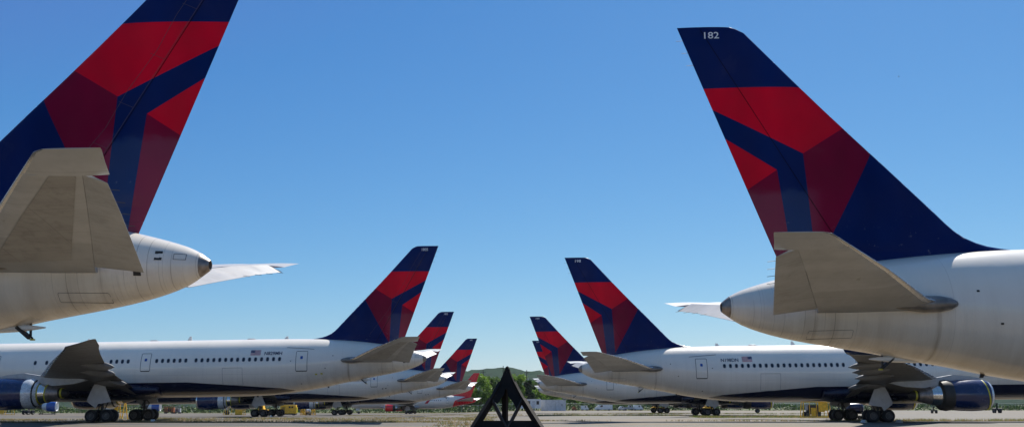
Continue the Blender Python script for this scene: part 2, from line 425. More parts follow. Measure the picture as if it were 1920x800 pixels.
def link(name, me, parent=None):
    o = bpy.data.objects.new(name, me); COL.objects.link(o)
    if parent is not None: o.parent = parent
    return o
def empty(name, loc, label, cat, rz=0, group=None):
    o = bpy.data.objects.new(name, None); COL.objects.link(o); o.location = loc; o.rotation_euler = (0, 0, rz)
    o.empty_display_size = 0.5
    return tag(o, label, cat, group)
def tag(o, label, cat, group=None):
    o['label'] = label; o['category'] = cat
    if group: o['group'] = group
    return o
def struct(o): o['kind'] = 'structure'; return o
def lerp_tab(tab, x):
    if x <= tab[0][0]: return tab[0][1]
    for (a, va), (b, vb) in zip(tab, tab[1:]):
        if x <= b: return va + (vb - va) * (x - a) / (b - a)
    return tab[-1][1]
def smooth_tab(tab, x):
    """monotone-ish cubic through the table"""
    n = len(tab)
    if x <= tab[0][0]: return tab[0][1]
    if x >= tab[-1][0]: return tab[-1][1]
    for i in range(n - 1):
        if x <= tab[i + 1][0]: break
    def sl(k):
        if k == 0: return (tab[1][1] - tab[0][1]) / (tab[1][0] - tab[0][0])
        if k == n - 1: return 0
        a = (tab[k][1] - tab[k - 1][1]) / (tab[k][0] - tab[k - 1][0]); b = (tab[k + 1][1] - tab[k][1]) / (tab[k + 1][0] - tab[k][0])
        return 0 if a * b <= 0 else 2 * a * b / (a + b)
    (x0, y0), (x1, y1) = tab[i], tab[i + 1]; h = x1 - x0; t = (x - x0) / h
    return (2*t**3-3*t*t+1)*y0 + (t**3-2*t*t+t)*h*sl(i) + (-2*t**3+3*t*t)*y1 + (t**3-t*t)*h*sl(i+1)

# ------------------------------------------------------------------ airliner (local frame: x forward from the tail end, y to port, z up from the apron)
TOP = [(0, 5.41), (0.3, 5.64), (0.75, 5.86), (1.1, 5.98), (1.8, 6.18), (2.6, 6.38), (3.84, 6.62), (6, 6.93), (8, 7.12), (10, 7.24), (12, 7.30), (16, 7.34), (44, 7.34), (47.5, 7.15), (50, 6.55), (51.6, 5.75), (52.8, 4.9), (53.4, 4.4), (53.67, 3.95)]
BOT = [(0, 5.08), (0.2, 4.93), (0.75, 4.58), (1.7, 4.24), (2.64, 4.01), (3.6, 3.83), (5.4, 3.52), (6.5, 3.30), (8.4, 2.95), (9.6, 2.69), (10.9, 2.47), (12, 2.30), (14, 2.08), (16, 1.97), (19, 1.93), (46, 1.93), (49, 2.05), (51.5, 2.45), (52.8, 2.95), (53.4, 3.35), (53.67, 3.75)]
WID = [(0, 0.17), (0.3, 0.35), (0.75, 0.62), (1.7, 0.94), (2.6, 1.16), (4, 1.40), (6, 1.68), (8, 1.92), (10, 2.12), (12, 2.28), (14, 2.40), (16, 2.47), (18.5, 2.515), (45, 2.515), (48, 2.35), (50.5, 1.85), (52, 1.35), (53, 0.85), (53.5, 0.42), (53.67, 0.12)]

class Plane:
    def __init__(s, kind):
        s.kind = kind
        s.e = 2.05 if kind == '400' else 0.0        # stretch behind the wing
        s.e2 = 4.38 if kind == '400' else 0.0       # stretch ahead of the wing
        s.drop = 0.25 if kind == '400' else 0.0     # longer legs
    def un(s, x):                                    # stretched x -> table x
        if x <= 18: return x
        if x <= 18 + s.e: return 18
        x -= s.e
        if x <= 40: return x
        if x <= 40 + s.e2: return 40
        return x - s.e2
    def ell(s, x):
        u = s.un(x); t, b, w = smooth_tab(TOP, u), smooth_tab(BOT, u), smooth_tab(WID, u)
        return (t + b) / 2, (t - b) / 2, w
    def surf(s, x, z, side, off=0.0):
        zc, h, w = s.ell(x); q = max(-0.999, min(0.999, (z - zc) / h))
        y = w * math.sqrt(1 - q * q); n = Vector((0, y / (w * w), (z - zc) / (h * h))).normalized()
        return Vector((x, side * (y + n.y * off), z + n.z * off))
CACHE = {}
def part(key, name, parent, make):
    """one mesh per key, one object per call"""
    if key not in CACHE: CACHE[key] = make()
    return link(name, CACHE[key], parent)

def decal(P, side, polys, mats, off=0.006):
    """polys: list of (2-D (x,z) polygon, material index, extra offset) laid on the body"""
    mb = MB()
    for pts, mi, ex in polys:
        mb.add([P.surf(x, z, side, off + ex) for x, z in pts], [tuple(range(len(pts)))], mi)
    return mb
def rrect(x0, x1, z0, z1, r, n=4):
    out = []
    for cx, cz, a0 in ((x1 - r, z1 - r, 0), (x0 + r, z1 - r, 90), (x0 + r, z0 + r, 180), (x1 - r, z0 + r, 270)):
        for i in range(n + 1):
            a = R(a0 + 90 * i / n); out.append((cx + r * math.cos(a), cz + r * math.sin(a)))
    return out
def seam(P, side, x0, x1, z0, z1, r, w, off=0.006, nz=8):
    """a closed line of width w following the body"""
    outer = rrect(x0, x1, z0, z1, r); inner = rrect(x0 + w, x1 - w, z0 + w, z1 - w, max(0.01, r - w))
    # add points down the long sides so the line hugs the curve
    def dens(p):
        q = []
        for i in range(len(p)):
            a, b = p[i], p[(i + 1) % len(p)]; k = nz if math.hypot(a[0] - b[0], a[1] - b[1]) > 0.3 else 1
            for j in range(k): q.append((a[0] + (b[0] - a[0]) * j / k, a[1] + (b[1] - a[1]) * j / k))
        return q
    o, i_ = dens(outer), dens(inner); n = len(o)
    mb = MB(); mb.add([P.surf(*p, side, off) for p in o] + [P.surf(*p, side, off) for p in i_], [(k, (k + 1) % n, n + (k + 1) % n, n + k) for k in range(n)])
    return mb
def text_mesh(txt, height, bold=0.0):
    c = bpy.data.curves.new('lettering', 'FONT'); c.body = txt; c.size = 1.0; c.offset = bold; c.align_x = 'CENTER'; c.align_y = 'CENTER'
    c.resolution_u = 3
    o = bpy.data.objects.new('lettering', c); COL.objects.link(o)
    dg = bpy.context.evaluated_depsgraph_get(); me = o.evaluated_get(dg).to_mesh()
    vs = [v.co.copy() for v in me.vertices]; fs = [tuple(p.vertices) for p in me.polygons]
    o.evaluated_get(dg).to_mesh_clear(); bpy.data.objects.remove(o); bpy.data.curves.remove(c)
    xs = [v.x for v in vs]; ys = [v.y for v in vs]; cx, cy = (min(xs) + max(xs)) / 2, (min(ys) + max(ys)) / 2
    k = height / (max(ys) - min(ys))
    return [((v.x - cx) * k, (v.y - cy) * k) for v in vs], fs, (max(xs) - min(xs)) * k

# --- fin
FLE = [(6.0, 10.9), (7.15, 10.9), (7.20, 11.45), (7.27, 11.1), (7.33, 10.6), (7.42, 10.1), (7.55, 9.68), (7.75, 9.25), (8.0, 8.9), (8.3, 8.59), (8.68, 8.24), (10.92, 6.10), (12.02, 5.02), (13.62, 3.52), (16.0, 1.36), (16.13, 0.95)]
def fin_te(z): return -1.15 + 0.367 * (16.13 - z)
def fin_hinge(z): return -0.33 + 0.557 * (16.13 - z)
def fin_half(x, z):
    le = lerp_tab(FLE, z); c = max(0.5, min(le, 9.4) - fin_te(z))
    u = max(0, min(1, (le - x) / max(0.01, le - fin_te(z))))
    tmax = 0.055 * c * 1.0
    prof = 1.48 * math.sqrt(u) * (1 - u) ** 0.9 * 1.35 + 0.02
    return max(0.008, tmax * prof)
def fin_mesh(which, red=False):
    mb = MB(); zs = [6.0, 6.4, 6.715, 6.72, 7.0, 7.15, 7.2, 7.235, 7.27, 7.3, 7.33, 7.37, 7.42, 7.48, 7.55, 7.64, 7.75, 8.0, 8.3, 8.68, 9.5, 10.5, 11.6, 12.8, 14.0, 15.2, 15.9, 16.08, 16.13]
    if which == 'rudder': zs = [z for z in zs if z >= 6.72]
    us = [0, 0.004, 0.012, 0.03, 0.07, 0.14, 0.25, 0.38, 0.52, 0.66, 0.8, 0.9, 1.0]
    for side in (1, -1):
        vs = []
        for z in zs:
            le, te, h = lerp_tab(FLE, z), fin_te(z), fin_hinge(z)
            if which == 'rudder': a, b = h - 0.006, te
            else: a, b = le, (h + 0.004 if z >= 6.718 else te)
            for u in us:
                x = a + (b - a) * u
                vs.append((x, side * fin_half(x, z) * (1 if which == 'fin' else 0.995), z))
        n = len(us); fs = []; mi = []
        for r in range(len(zs) - 1):
            for k in range(n - 1):
                q = (r * n + k, r * n + k + 1, (r + 1) * n + k + 1, (r + 1) * n + k)
                mb.add([vs[i] for i in q], [(0, 1, 2, 3)], 1 if (which == 'fin' and k < 2 and zs[r] > 7.2) else 0, True)
        top = [vs[(len(zs) - 1) * n + k] for k in range(n)]
        mb.add(top + [(p[0], 0, p[2]) for p in top], [(k, k + 1, n + k + 1, n + k) for k in range(n - 1)], 1)
        bt = vs[:n]
        mb.add(bt + [(p[0], 0, p[2]) for p in bt], [(k, k + 1, n + k + 1, n + k) for k in range(n - 1)], 0)
        if which == 'rudder' or which == 'fin':
            # close the hinge face
            j = 0 if which == 'rudder' else n - 1
            ed = [vs[r * n + j] for r in range(len(zs))]
            mb.add(ed + [(p[0], 0, p[2]) for p in ed], [(k, k + 1, len(ed) + k + 1, len(ed) + k) for k in range(len(ed) - 1)], 0)
    me = mb.mesh(which, [M['finred'] if red else M['fin'], M['edge']])
    bm = bmesh.new(); bm.from_mesh(me); bmesh.ops.remove_doubles(bm, verts=bm.verts, dist=0.0005); bmesh.ops.recalc_face_normals(bm, faces=bm.faces); bm.to_mesh(me); bm.free()
    me.set_sharp_from_angle(angle=R(38))
    return me

def blunt_prof(u): return math.sqrt(min(1, u / 0.22)) * (1 - 0.45 * max(0, (u - 0.22) / 0.78)) + 0.01
def surface_mesh(name, stations, mats, side, nose=None, blunt=False):
    """lofted aerofoil: stations (y, xLE, zLE, xTE, zTE, thickness); blunt: u range drawn"""
    mb = MB(); us = [0, 0.006, 0.02, 0.05, 0.1, 0.2, 0.32, 0.46, 0.6, 0.74, 0.87, 1.0]
    lead = nose is not False
    def prof(u):
        if blunt: return blunt_prof(u)
        if lead: return 1.48 * math.sqrt(u) * (1 - u) ** 0.85 * 1.1 + 0.015
        return (1 - u) * 0.9 + 0.05
    rings = []
    for (y, xl, zl, xt, zt, th) in stations:
        up, dn = [], []
        for u in us:
            x = xl + (xt - xl) * u; z = zl + (zt - zl) * u; t = prof(u) * th * abs(xl - xt) * 0.5
            up.append((x, side * y, z + t)); dn.append((x, side * y, z - t * 0.9))
        rings.append(up + dn[::-1])
    n = len(rings[0])
    for a, b in zip(rings, rings[1:]):
        for k in range(n):
            j = (k + 1) % n
            le = (k < 3 or k >= n - 4) and lead
            mb.add([a[k], a[j], b[j], b[k]], [(0, 1, 2, 3)], 1 if le and len(mats) > 1 else 0, True)
    mb.add(rings[0], [tuple(range(n))], 0); mb.add(rings[-1], [tuple(range(n))], 0)
    me = mb.mesh(name, mats)
    bm = bmesh.new(); bm.from_mesh(me); bmesh.ops.remove_doubles(bm, verts=bm.verts, dist=0.0005); bmesh.ops.recalc_face_normals(bm, faces=bm.faces); bm.to_mesh(me); bm.free()
    me.set_sharp_from_angle(angle=R(38))
    return me

LIFT = [0.0]
def hz(y): return lerp_tab([(1.2, 5.0), (2.0, 5.15), (5.5, 5.84), (9.3, 6.38)], y) + LIFT[0] * max(0, y - 2.0)
def stab_le(y): return lerp_tab([(1.0, 7.95), (1.8, 7.62), (2.05, 7.25), (2.4, 6.62), (9.15, 1.12), (9.3, 0.85)], y)
def stab_hinge(y): return lerp_tab([(1.2, 3.2), (8.05, 0.46)], y)
def elev_te(y): return lerp_tab([(1.2, 1.55), (8.05, -0.18)], y)
def stab_mesh(side):
    st = []
    for y in (0.6, 1.4, 1.8, 2.05, 2.4, 3.2, 4.3, 5.5, 7.0, 8.03):
        st.append((y, stab_le(y), hz(y), stab_hinge(y) + 0.004, hz(y) - 0.03, 0.11 if y > 2.2 else 0.09))
    me = surface_mesh('stabilizer', st, [M['stab'], M['edge']], side, blunt=True)
    tip = [(8.03, stab_le(8.03), hz(8.03), -0.22, hz(8.03) - 0.10, 0.10), (8.6, stab_le(8.6), hz(8.6), -0.36, hz(8.6) - 0.05, 0.09), (9.15, stab_le(9.15), hz(9.15), -0.52, hz(9.15), 0.07), (9.3, 0.85, hz(9.3), -0.55, hz(9.3), 0.02)]
    me2 = surface_mesh('stabilizer_tip', tip, [M['stab'], M['edge']], side)
    return me, me2
def elev_mesh(side):
    st = []
    for y, dz in ((1.9, 0.32), (3.5, 0.31), (6.0, 0.29), (7.98, 0.27)):
        cs, ce = stab_le(y) - stab_hinge(y), stab_hinge(y) - elev_te(y)
        st.append((y, stab_hinge(y) - 0.006, hz(y) - 0.03, elev_te(y), hz(y) - 0.03 - dz, 0.11 * cs * 0.57 / 0.95 / ce))
    return surface_mesh('elevator', st, [M['elev']], side, nose=False)

def skin_panel(side):
    mb = MB(); rows = []
    for y in (2.5, 4.0, 5.5, 7.0, 8.0):
        a = stab_le(y) - 0.75; b = stab_hinge(y) + 0.95 - 0.1 * y
        row = []
        for k in range(5):
            x = a + (b - a) * k / 4; c = stab_le(y) - stab_hinge(y); u = (stab_le(y) - x) / c
            t = blunt_prof(u) * 0.11 * c * 0.5 * 0.9
            row.append((x, side * y, hz(y) - 0.03 * u - t - 0.012))
        rows.append(row)
    for p, q in zip(rows, rows[1:]):
        for k in range(4): mb.add([p[k], p[k + 1], q[k + 1], q[k]], [(0, 1, 2, 3)], 0, True)
    return mb.mesh('skin_panel', [M['darkskin']])

# wing stations for the short type: y, LE x, LE z, TE x, TE z, thickness
WST = [(1.5, 35.9, 2.95, 25.3, 2.75, 0.14), (2.5, 35.2, 3.10, 25.2, 2.85, 0.14), (5, 33.3, 3.45, 24.8, 3.25, 0.13), (7.9, 31.3, 3.85, 24.4, 3.72, 0.12), (11.5, 28.8, 4.25, 23.4, 4.2, 0.11), (15, 26.4, 4.62, 21.9, 4.62, 0.105), (19.5, 23.2, 4.95, 19.9, 5.0, 0.10), (22.6, 21.05, 5.15, 18.4, 5.2, 0.10)]
def wing_mesh(P, side, kind):
    e = P.e; st = [(y, a + e, b, c + e, d, t) for y, a, b, c, d, t in WST]
    if kind == '400':
        st += [(23.9, 20.2 + e, 5.3, 17.7 + e, 5.35, 0.09), (24.9, 18.75 + e, 5.45, 17.3 + e, 5.48, 0.07), (25.7, 17.6 + e, 5.6, 17.0 + e, 5.62, 0.06), (25.95, 17.1 + e, 5.66, 16.9 + e, 5.66, 0.04)]
        st = [(y, a + 0.062 * max(0, y - 7.9), b, c + 0.062 * max(0, y - 7.9), d, t) for y, a, b, c, d, t in st]
    else: st += [(23.6, 20.3, 5.2, 17.8, 5.25, 0.10)]
    return surface_mesh('wing', st, [M['wing'], M['edge']], side)
def winglet_mesh(side):
    mb = MB(); sec = []
    for k, (dy, dz, le, te) in enumerate(((0, 0, 20.3, 17.8), (0.35, 0.12, 20.05, 17.55), (0.62, 0.45, 19.7, 17.3), (0.78, 1.0, 19.1, 17.0), (1.0, 2.2, 17.9, 16.4), (1.2, 3.3, 16.6, 15.8), (1.22, 3.42, 16.2, 15.75))):
        y = 23.6 + dy; z = 5.24 + dz; th = 0.10 if k < 3 else 0.06
        sec.append([(le, side * y, z), (le - 0.3 * (le - te), side * (y + th), z - th * 0.5), (te, side * y, z), (le - 0.3 * (le - te), side * (y - th), z + th * 0.5)])
    for a, b in zip(sec, sec[1:]):
        mb.add(a + b, [(k, (k + 1) % 4, 4 + (k + 1) % 4, 4 + k) for k in range(4)], 0, True)
    mb.add(sec[0], [(0, 1, 2, 3)]); mb.add(sec[-1], [(0, 1, 2, 3)])
    return mb.mesh('winglet', [M['navy']])
def wst_at(P, y):
    e = P.e; st = [(w[0], w[1] + e, w[2], w[3] + e, w[4]) for w in WST]
    return tuple(lerp_tab([(w[0], w[k]) for w in st], y) for k in (1, 2, 3, 4))

def build_engine(P, root, side, look):
    e = P.e; y = side * 7.9; z = 2.34; k = P.kind + look + str(side)
    cowl = {'navy': M['navy'], 'red': M['redgloss']}[look.split('_')[0]]
    ax = (0, y, z)
    eng = part(k + 'core', 'engine', root, lambda: MB()
        .lathe([(30.42 + e, 0.72), (30.47 + e, 0.80), (31.35 + e, 0.96), (31.8 + e, 1.0)], ax, mi=0, cap0=True)
        .lathe([(31.25 + e, 0.95), (31.35 + e, 1.2), (31.8 + e, 1.22), (32.24 + e, 1.22)] if look.endswith('wrapmid') else [(31.25 + e, 1.0), (31.35 + e, 1.30), (31.8 + e, 1.37), (32.24 + e, 1.30)], ax, mi=1)
        .mesh('engine', [M['silver'], M['dark']]))
    part(k + 'cowl', 'fan_cowl', eng, lambda: MB()
        .lathe([(32.22 + e, 1.20), (32.22 + e, 1.28), (33.0 + e, 1.36), (34.2 + e, 1.40), (34.9 + e, 1.37), (35.45 + e, 1.27)], ax, n=48, cap0=False, cap1=False)
        .mesh('fan_cowl', [cowl]))
    part(k + 'lip', 'inlet_lip', eng, lambda: MB()
        .lathe([(35.44 + e, 1.272), (35.62 + e, 1.20), (35.70 + e, 1.12), (35.64 + e, 1.05), (35.2 + e, 1.02)], ax, n=48, cap0=False, cap1=False)
        .mesh('inlet_lip', [M['plastic'] if look.endswith('wrapfront') else M['silver']]))
    part(k + 'fan', 'fan', eng, lambda: fan_mesh(35.0 + e, ax))
    part(k + 'noz', 'exhaust_nozzle', eng, lambda: MB()
        .lathe([(29.4 + e, 0.48), (29.4 + e, 0.54), (29.9 + e, 0.66), (30.45 + e, 0.80)], ax, cap0=True, cap1=False)
        .mesh('exhaust_nozzle', [M['hot']]))
    part(k + 'plug', 'exhaust_plug', eng, lambda: MB()
        .lathe([(28.6 + e, 0.12), (28.75 + e, 0.28), (29.1 + e, 0.40), (29.42 + e, 0.45)], ax)
        .mesh('exhaust_plug', [M['dark']]))
    # sealing wrap and tape of an engine in storage
    def ring(x, r, w, tilt=0.0):
        mb = MB().lathe([(x, r), (x + 0.01, r + 0.02), (x + w - 0.01, r + 0.02), (x + w, r)], ax, n=40, cap0=False, cap1=False)
        mb.v = [(a + tilt * (c - z), b, c) for a, b, c in mb.v]
        return mb.mesh('tape_band', [M['tape']])
    part(k + 't1', 'tape_band', eng, lambda: ring(29.1 + e, 0.43, 0.16, 0.05))
    if look.endswith('wrapmid'):
        def wrap():
            rnd = random.Random(3); mb = MB(); n = 60; rows = [(32.3, 1.285), (32.1, 1.33), (31.8, 1.34), (31.5, 1.26), (31.25, 1.06), (31.1, 0.97)]
            vs = []
            for x, r in rows:
                for i in range(n):
                    t = 2 * math.pi * i / n; rr = r + rnd.uniform(-0.014, 0.014); vs.append((x + e + rnd.uniform(-.02, .02), y + rr * math.cos(t), z + rr * math.sin(t)))
            mb.add(vs, [(r * n + i, r * n + (i + 1) % n, (r + 1) * n + (i + 1) % n, (r + 1) * n + i) for r in range(len(rows) - 1) for i in range(n)])
            return mb.mesh('plastic_wrap', [M['plastic']])
        part(k + 'w', 'plastic_wrap', eng, wrap)
        part(k + 't2', 'tape_band', eng, lambda: ring(31.0 + e, 0.925, 0.12, 0.04))
        part(k + 't3', 'tape_band', eng, lambda: ring(30.36 + e, 0.795, 0.12, -0.05))
    else:
        part(k + 't2', 'tape_band', eng, lambda: ring(35.12 + e, 1.335, 0.13, -0.14))
    # pylon
    le, lz, te, tz = wst_at(P, 7.9)
    part(k + 'py', 'pylon', eng, lambda: MB()
        .prism([(30.2 + e, z + 0.62), (32.6 + e, z + 1.0), (35.0 + e, z + 1.33), (35.3 + e, z + 1.38), (34.2 + e, z + 1.62), (32.6 + e, z + 1.78), (le + 0.4, lz + 0.12), (le - 0.9, lz - 0.1), (27.4 + e, 3.55), (27.0 + e, 3.42), (28.2 + e, z + 0.78)], y - 0.24, y + 0.24)
        .mesh('pylon', [M['greymetal']]))
    return eng
def fan_mesh(x, ax):
    mb = MB()
    for i in range(30):
        t = 2 * math.pi * i / 30; r0, r1 = 0.3, 1.02
        d = Vector((0, math.cos(t), math.sin(t))); q = Vector((0, -math.sin(t), math.cos(t)))
        c = Vector((x, ax[1], ax[2]))
        mb.add([c + d * r0 - q * 0.03, c + d * r1 - q * 0.09, c + d * r1 + q * 0.09 + Vector((-.12, 0, 0)), c + d * r0 + q * 0.03 + Vector((-.12, 0, 0))], [(0, 1, 2, 3)])
    mb.lathe([(x - 0.2, 0.32), (x, 0.3), (x + 0.3, 0.15), (x + 0.4, 0.02)], ax)
    mb.lathe([(x - 0.25, 1.02), (x - 0.24, 1.02)], ax)
    return mb.mesh('fan', [M['dark']])
def wheel_mesh():
    mb = MB()
    mb.lathe([(-0.215, 0.34), (-0.215, 0.47), (-0.17, 0.545), (-0.07, 0.58), (0.07, 0.58), (0.17, 0.545), (0.215, 0.47), (0.215, 0.34)], ax='Y', n=28, cap0=False, cap1=False)
    return mb.mesh('tyre', [M['black']])
def hub_mesh():
    mb = MB()
    mb.lathe([(-0.17, 0.05), (-0.19, 0.12), (-0.12, 0.16), (-0.12, 0.27), (-0.18, 0.30), (-0.215, 0.345), (0.215, 0.345), (0.18, 0.30), (0.12, 0.27), (0.12, 0.16), (0.19, 0.12), (0.17, 0.05)], ax='Y', n=20)
    for s in (-1, 1):
        for i in range(8):
            t = 2 * math.pi * i / 8; mb.box((0.21 * math.cos(t), s * 0.135, 0.21 * math.sin(t)), (0.05, 0.04, 0.05), 1)
    return mb.mesh('wheel_hub', [M['hub'], M['dark']])
def build_gear(P, root, side):
    x, y, g = 27.0 + P.e, side * 4.65, -P.drop; k = P.kind + str(side)
    gear = part(k + 'gear', 'main_gear', root, lambda: MB()
        .tube((x, y, g + 0.62), (x, y, 1.9), 0.13).tube((x, y, 1.7), (x, y, 3.6), 0.20)
        .tube((x, y, 2.2), (x + 0.3, y - side * 2.0, 2.9), 0.09).tube((x, y, 2.0), (x + 1.6, y - side * .2, 3.2), 0.08)
        .tube((x - 0.12, y, g + 0.9), (x - 0.5, y, 1.5), 0.05).tube((x - 0.5, y, 1.5), (x - 0.14, y, 1.95), 0.05)
        .bar((x - 0.8, y, g + 0.58), (x + 0.8, y, g + 0.62), 0.2, 0.24).tube((x + 0.5, y, g + 0.75), (x + 0.1, y, 1.6), 0.05)
        .mesh('main_gear', [M['dark']]))
    for dx in (-0.71, 0.71):
        part(k + 'axle%g' % dx, 'axle', gear, lambda: MB().tube((x + dx, y - 0.75, g + 0.58), (x + dx, y + 0.75, g + 0.58), 0.07).mesh('axle', [M['hub']]))
        for dy in (-0.57, 0.57):
            w = part('wheel', 'wheel', gear, wheel_mesh); w.location = (x + dx, y + dy, g + 0.58)
            h = part('hub', 'hub', w, hub_mesh)
    # big plate door hanging beside the leg
    yy = y + side * 0.75
    part(k + 'gd', 'gear_door', gear, lambda: MB()
        .prism([(x - 0.22, 3.5), (x + 0.38, 3.5), (x + 0.85, 2.45), (x + 1.12, 1.72), (x + 1.02, 1.55), (x + 0.28, 1.02), (x + 0.1, 1.38), (x - 1.08, 1.55), (x - 1.02, 1.72)], yy - 0.035, yy + 0.035)
        .mesh('gear_door', [M['door']]))
def build_nose_gear(P, root, delta):
    x = 48.6 + P.e + P.e2; g = -P.drop - delta * (x - 27 - P.e)
    gear = part('ng%s%.4f' % (P.kind, delta), 'nose_gear', root, lambda: MB()
        .tube((x, 0, g + 0.45), (x, 0, 1.4), 0.08).tube((x, 0, 1.3), (x, 0, 2.3), 0.13).tube((x, 0, 1.4), (x + 1.3, 0, 2.3), 0.06)
        .tube((x, -0.4, g + 0.46), (x, 0.4, g + 0.46), 0.06).mesh('nose_gear', [M['greymetal']]))
    for dy in (-0.33, 0.33):
        w = part('wheel', 'wheel', gear, wheel_mesh); w.location = (x, dy, g + 0.46); w.scale = (0.8, 0.75, 0.8)
        part('hub', 'hub', w, hub_mesh)
    for dy in (-0.5, 0.5):
        part('nd%s%g' % (P.kind, dy), 'gear_door', root, lambda: MB().prism([(x - 0.5, 2.1), (x + 1.2, 2.1), (x + 1.1, 1.3), (x - 0.3, 1.3)], dy - 0.02, dy + 0.02).mesh('gear_door', [M['whitep']]))

def window_mesh(P, side, key):
    def mk():
        p = P.surf(20, 5.30, side); zc, h, w = P.ell(20)
        n = Vector((0, side * p.y * side / (w * w), (p.z - zc) / (h * h))); n = Vector((0, p.y / (w * w), (p.z - zc) / (h * h))).normalized()
        u = Vector((1, 0, 0)); v = n.cross(u).normalized()
        if v.z < 0: v = -v
        mb = MB(); N = 16
        def ringp(a, b, o): return [u * a * math.copysign(abs(math.cos(t)) ** 0.75, math.cos(t)) + v * b * math.copysign(abs(math.sin(t)) ** 0.75, math.sin(t)) + n * o for t in [2 * math.pi * i / N for i in range(N)]]
        o, i1, i2 = ringp(0.165, 0.225, 0.004), ringp(0.135, 0.195, 0.012), ringp(0.128, 0.188, 0.008)
        mb.add(o + i1, [(k, (k + 1) % N, N + (k + 1) % N, N + k) for k in range(N)], 0)
        mb.add(i1 + i2, [(k, (k + 1) % N, N + (k + 1) % N, N + k) for k in range(N)], 0)
        mb.add(i2, [tuple(range(N))], 1)
        return mb.mesh('window', [M['greymetal'], M['glass']])
    return mk

def build_airliner(kind, X0, D, yaw, delta, side, label, number=None, reg=None, livery='delta', look='navy_wrapfront', windows=True, scale=1.0, rudder=0.0, winglets=True, g0=0.0, group='airliners parked tail to tail in two rows', name='airliner'):
    """side = which local side faces the camera (+1 port, -1 starboard)"""
    P = Plane(kind); key = kind + livery; red = livery == 'red'
    xm = 27.0 + P.e
    fwd = Vector((math.cos(yaw), math.sin(yaw), 0))
    root = empty(name, Vector((X0, D, 0)) + fwd * 5 * delta * scale + Vector((0, 0, g0 + (P.drop - delta * xm) * scale)), label, 'airliner', 0, group)
    root.rotation_euler = (0, -delta, yaw); root.scale = (scale,) * 3
    # body
    def body():
        mb = MB(); xs = []
        for a, _ in TOP + BOT + WID: xs.append(a)
        xs += [0.5, 1.4, 2.1, 3.2, 4.7, 7.2, 9, 13, 15, 17, 20.5, 25, 30, 35, 47, 48.5, 49.5, 50.2, 50.8, 51.2, 52.4, 53.2, 53.6]
        xs = sorted(set(x for x in xs if x >= 0.28))
        real = [x + (P.e if x > 18 else 0) + (P.e2 if x > 40 else 0) for x in xs]; n = 56; vs = []
        for x in real:
            zc, h, w = P.ell(x)
            for i in range(n):
                t = 2 * math.pi * i / n; vs.append((x, w * math.sin(t), zc + h * math.cos(t)))
        L = len(real); mb.add(vs, [(r * n + i, r * n + (i + 1) % n, (r + 1) * n + (i + 1) % n, (r + 1) * n + i) for r in range(L - 1) for i in range(n)], 0, True)
        mb.add(vs, [tuple(range(n)), tuple(range((L - 1) * n, L * n))])
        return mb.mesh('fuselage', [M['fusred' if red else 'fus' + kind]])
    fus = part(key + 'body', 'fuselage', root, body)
    def cone():
        mb = MB(); n = 32; vs = []
        for x in (0.0, 0.1, 0.29):
            zc, h, w = P.ell(x)
            for i in range(n):
                t = 2 * math.pi * i / n; vs.append((x, w * math.sin(t), zc + h * math.cos(t)))
        for x in (0.01, 0.2):
            zc, h, w = P.ell(0.0)
            for i in range(n):
                t = 2 * math.pi * i / n; vs.append((x, w * .85 * math.sin(t), zc + h * .85 * math.cos(t)))
        mb.add(vs, [(r * n + i, r * n + (i + 1) % n, (r + 1) * n + (i + 1) % n, (r + 1) * n + i) for r in (0, 1, 3) for i in range(n)], 0, True)
        mb.add(vs, [(i, (i + 1) % n, 3 * n + (i + 1) % n, 3 * n + i) for i in range(n)] + [tuple(range(4 * n, 5 * n))])
        return mb.mesh('exhaust_cone', [M['hot']])
    part(kind + 'cone', 'exhaust_cone', root, cone)
    # wing to body fairing
    def fairing():
        mb = MB(); n = 40; rows = []
        for u, k in ((23.0, 0.02), (24, 0.45), (25.5, 0.8), (28, 1.0), (33, 1.0), (35.5, 0.8), (37.5, 0.45), (39, 0.02)):
            zc, h, w = 2.75, 0.95, 2.55
            rows.append([(u + P.e, (2.2 + 0.62 * k) * math.sin(t), 2.72 - 0.1 + (0.55 + 0.40 * k) * math.cos(t)) for t in [2 * math.pi * i / n for i in range(n)]])
        vs = sum(rows, []); mb.add(vs, [(r * n + i, r * n + (i + 1) % n, (r + 1) * n + (i + 1) % n, (r + 1) * n + i) for r in range(len(rows) - 1) for i in range(n)], 0, True)
        mb.add(vs, [tuple(range(n)), tuple(range(len(vs) - n, len(vs)))])
        return mb.mesh('belly_fairing', [M['greymetal'] if red else M['bellynavy']])
    part(key + 'fair', 'belly_fairing', root, fairing)
    fin = part(key + 'fin', 'fin', root, lambda: fin_mesh('fin', red))
    rud = part(key + 'rudder', 'rudder', fin, lambda: fin_mesh('rudder', red))
    if rudder:
        p0 = Vector((fin_hinge(6.7), 0, 6.7)); p1 = Vector((fin_hinge(16.1), 0, 16.1))
        rud.matrix_local = Matrix.Translation(p0) @ Matrix.Rotation(rudder, 4, p1 - p0) @ Matrix.Translation(-p0)
    for zq in (14.6, 15.1, 15.6):
        part('finwick%g' % zq, 'static_wick', rud, lambda: MB().tube((fin_te(zq) + 0.02, 0, zq), (fin_te(zq) - 0.26, 0, zq - 0.02), 0.008, n=5).mesh('static_wick', [M['dark']]))
    if not red:
        def hingeline():
            mb = MB(); n = 24
            for i in range(n):
                z0, z1 = 6.9 + 9.1 * i / n, 6.9 + 9.1 * (i + 1) / n
                mb.add([(fin_hinge(z) + o, side * (fin_half(fin_hinge(z) + o, z) + 0.005), z) for z, o in ((z0, -0.014), (z1, -0.014), (z1, 0.014), (z0, 0.014))], [(0, 1, 2, 3)])
            return mb.mesh('hinge_seam', [M['seamdark']])
        part('hingeseam%d' % side, 'hinge_seam', fin, hingeline)
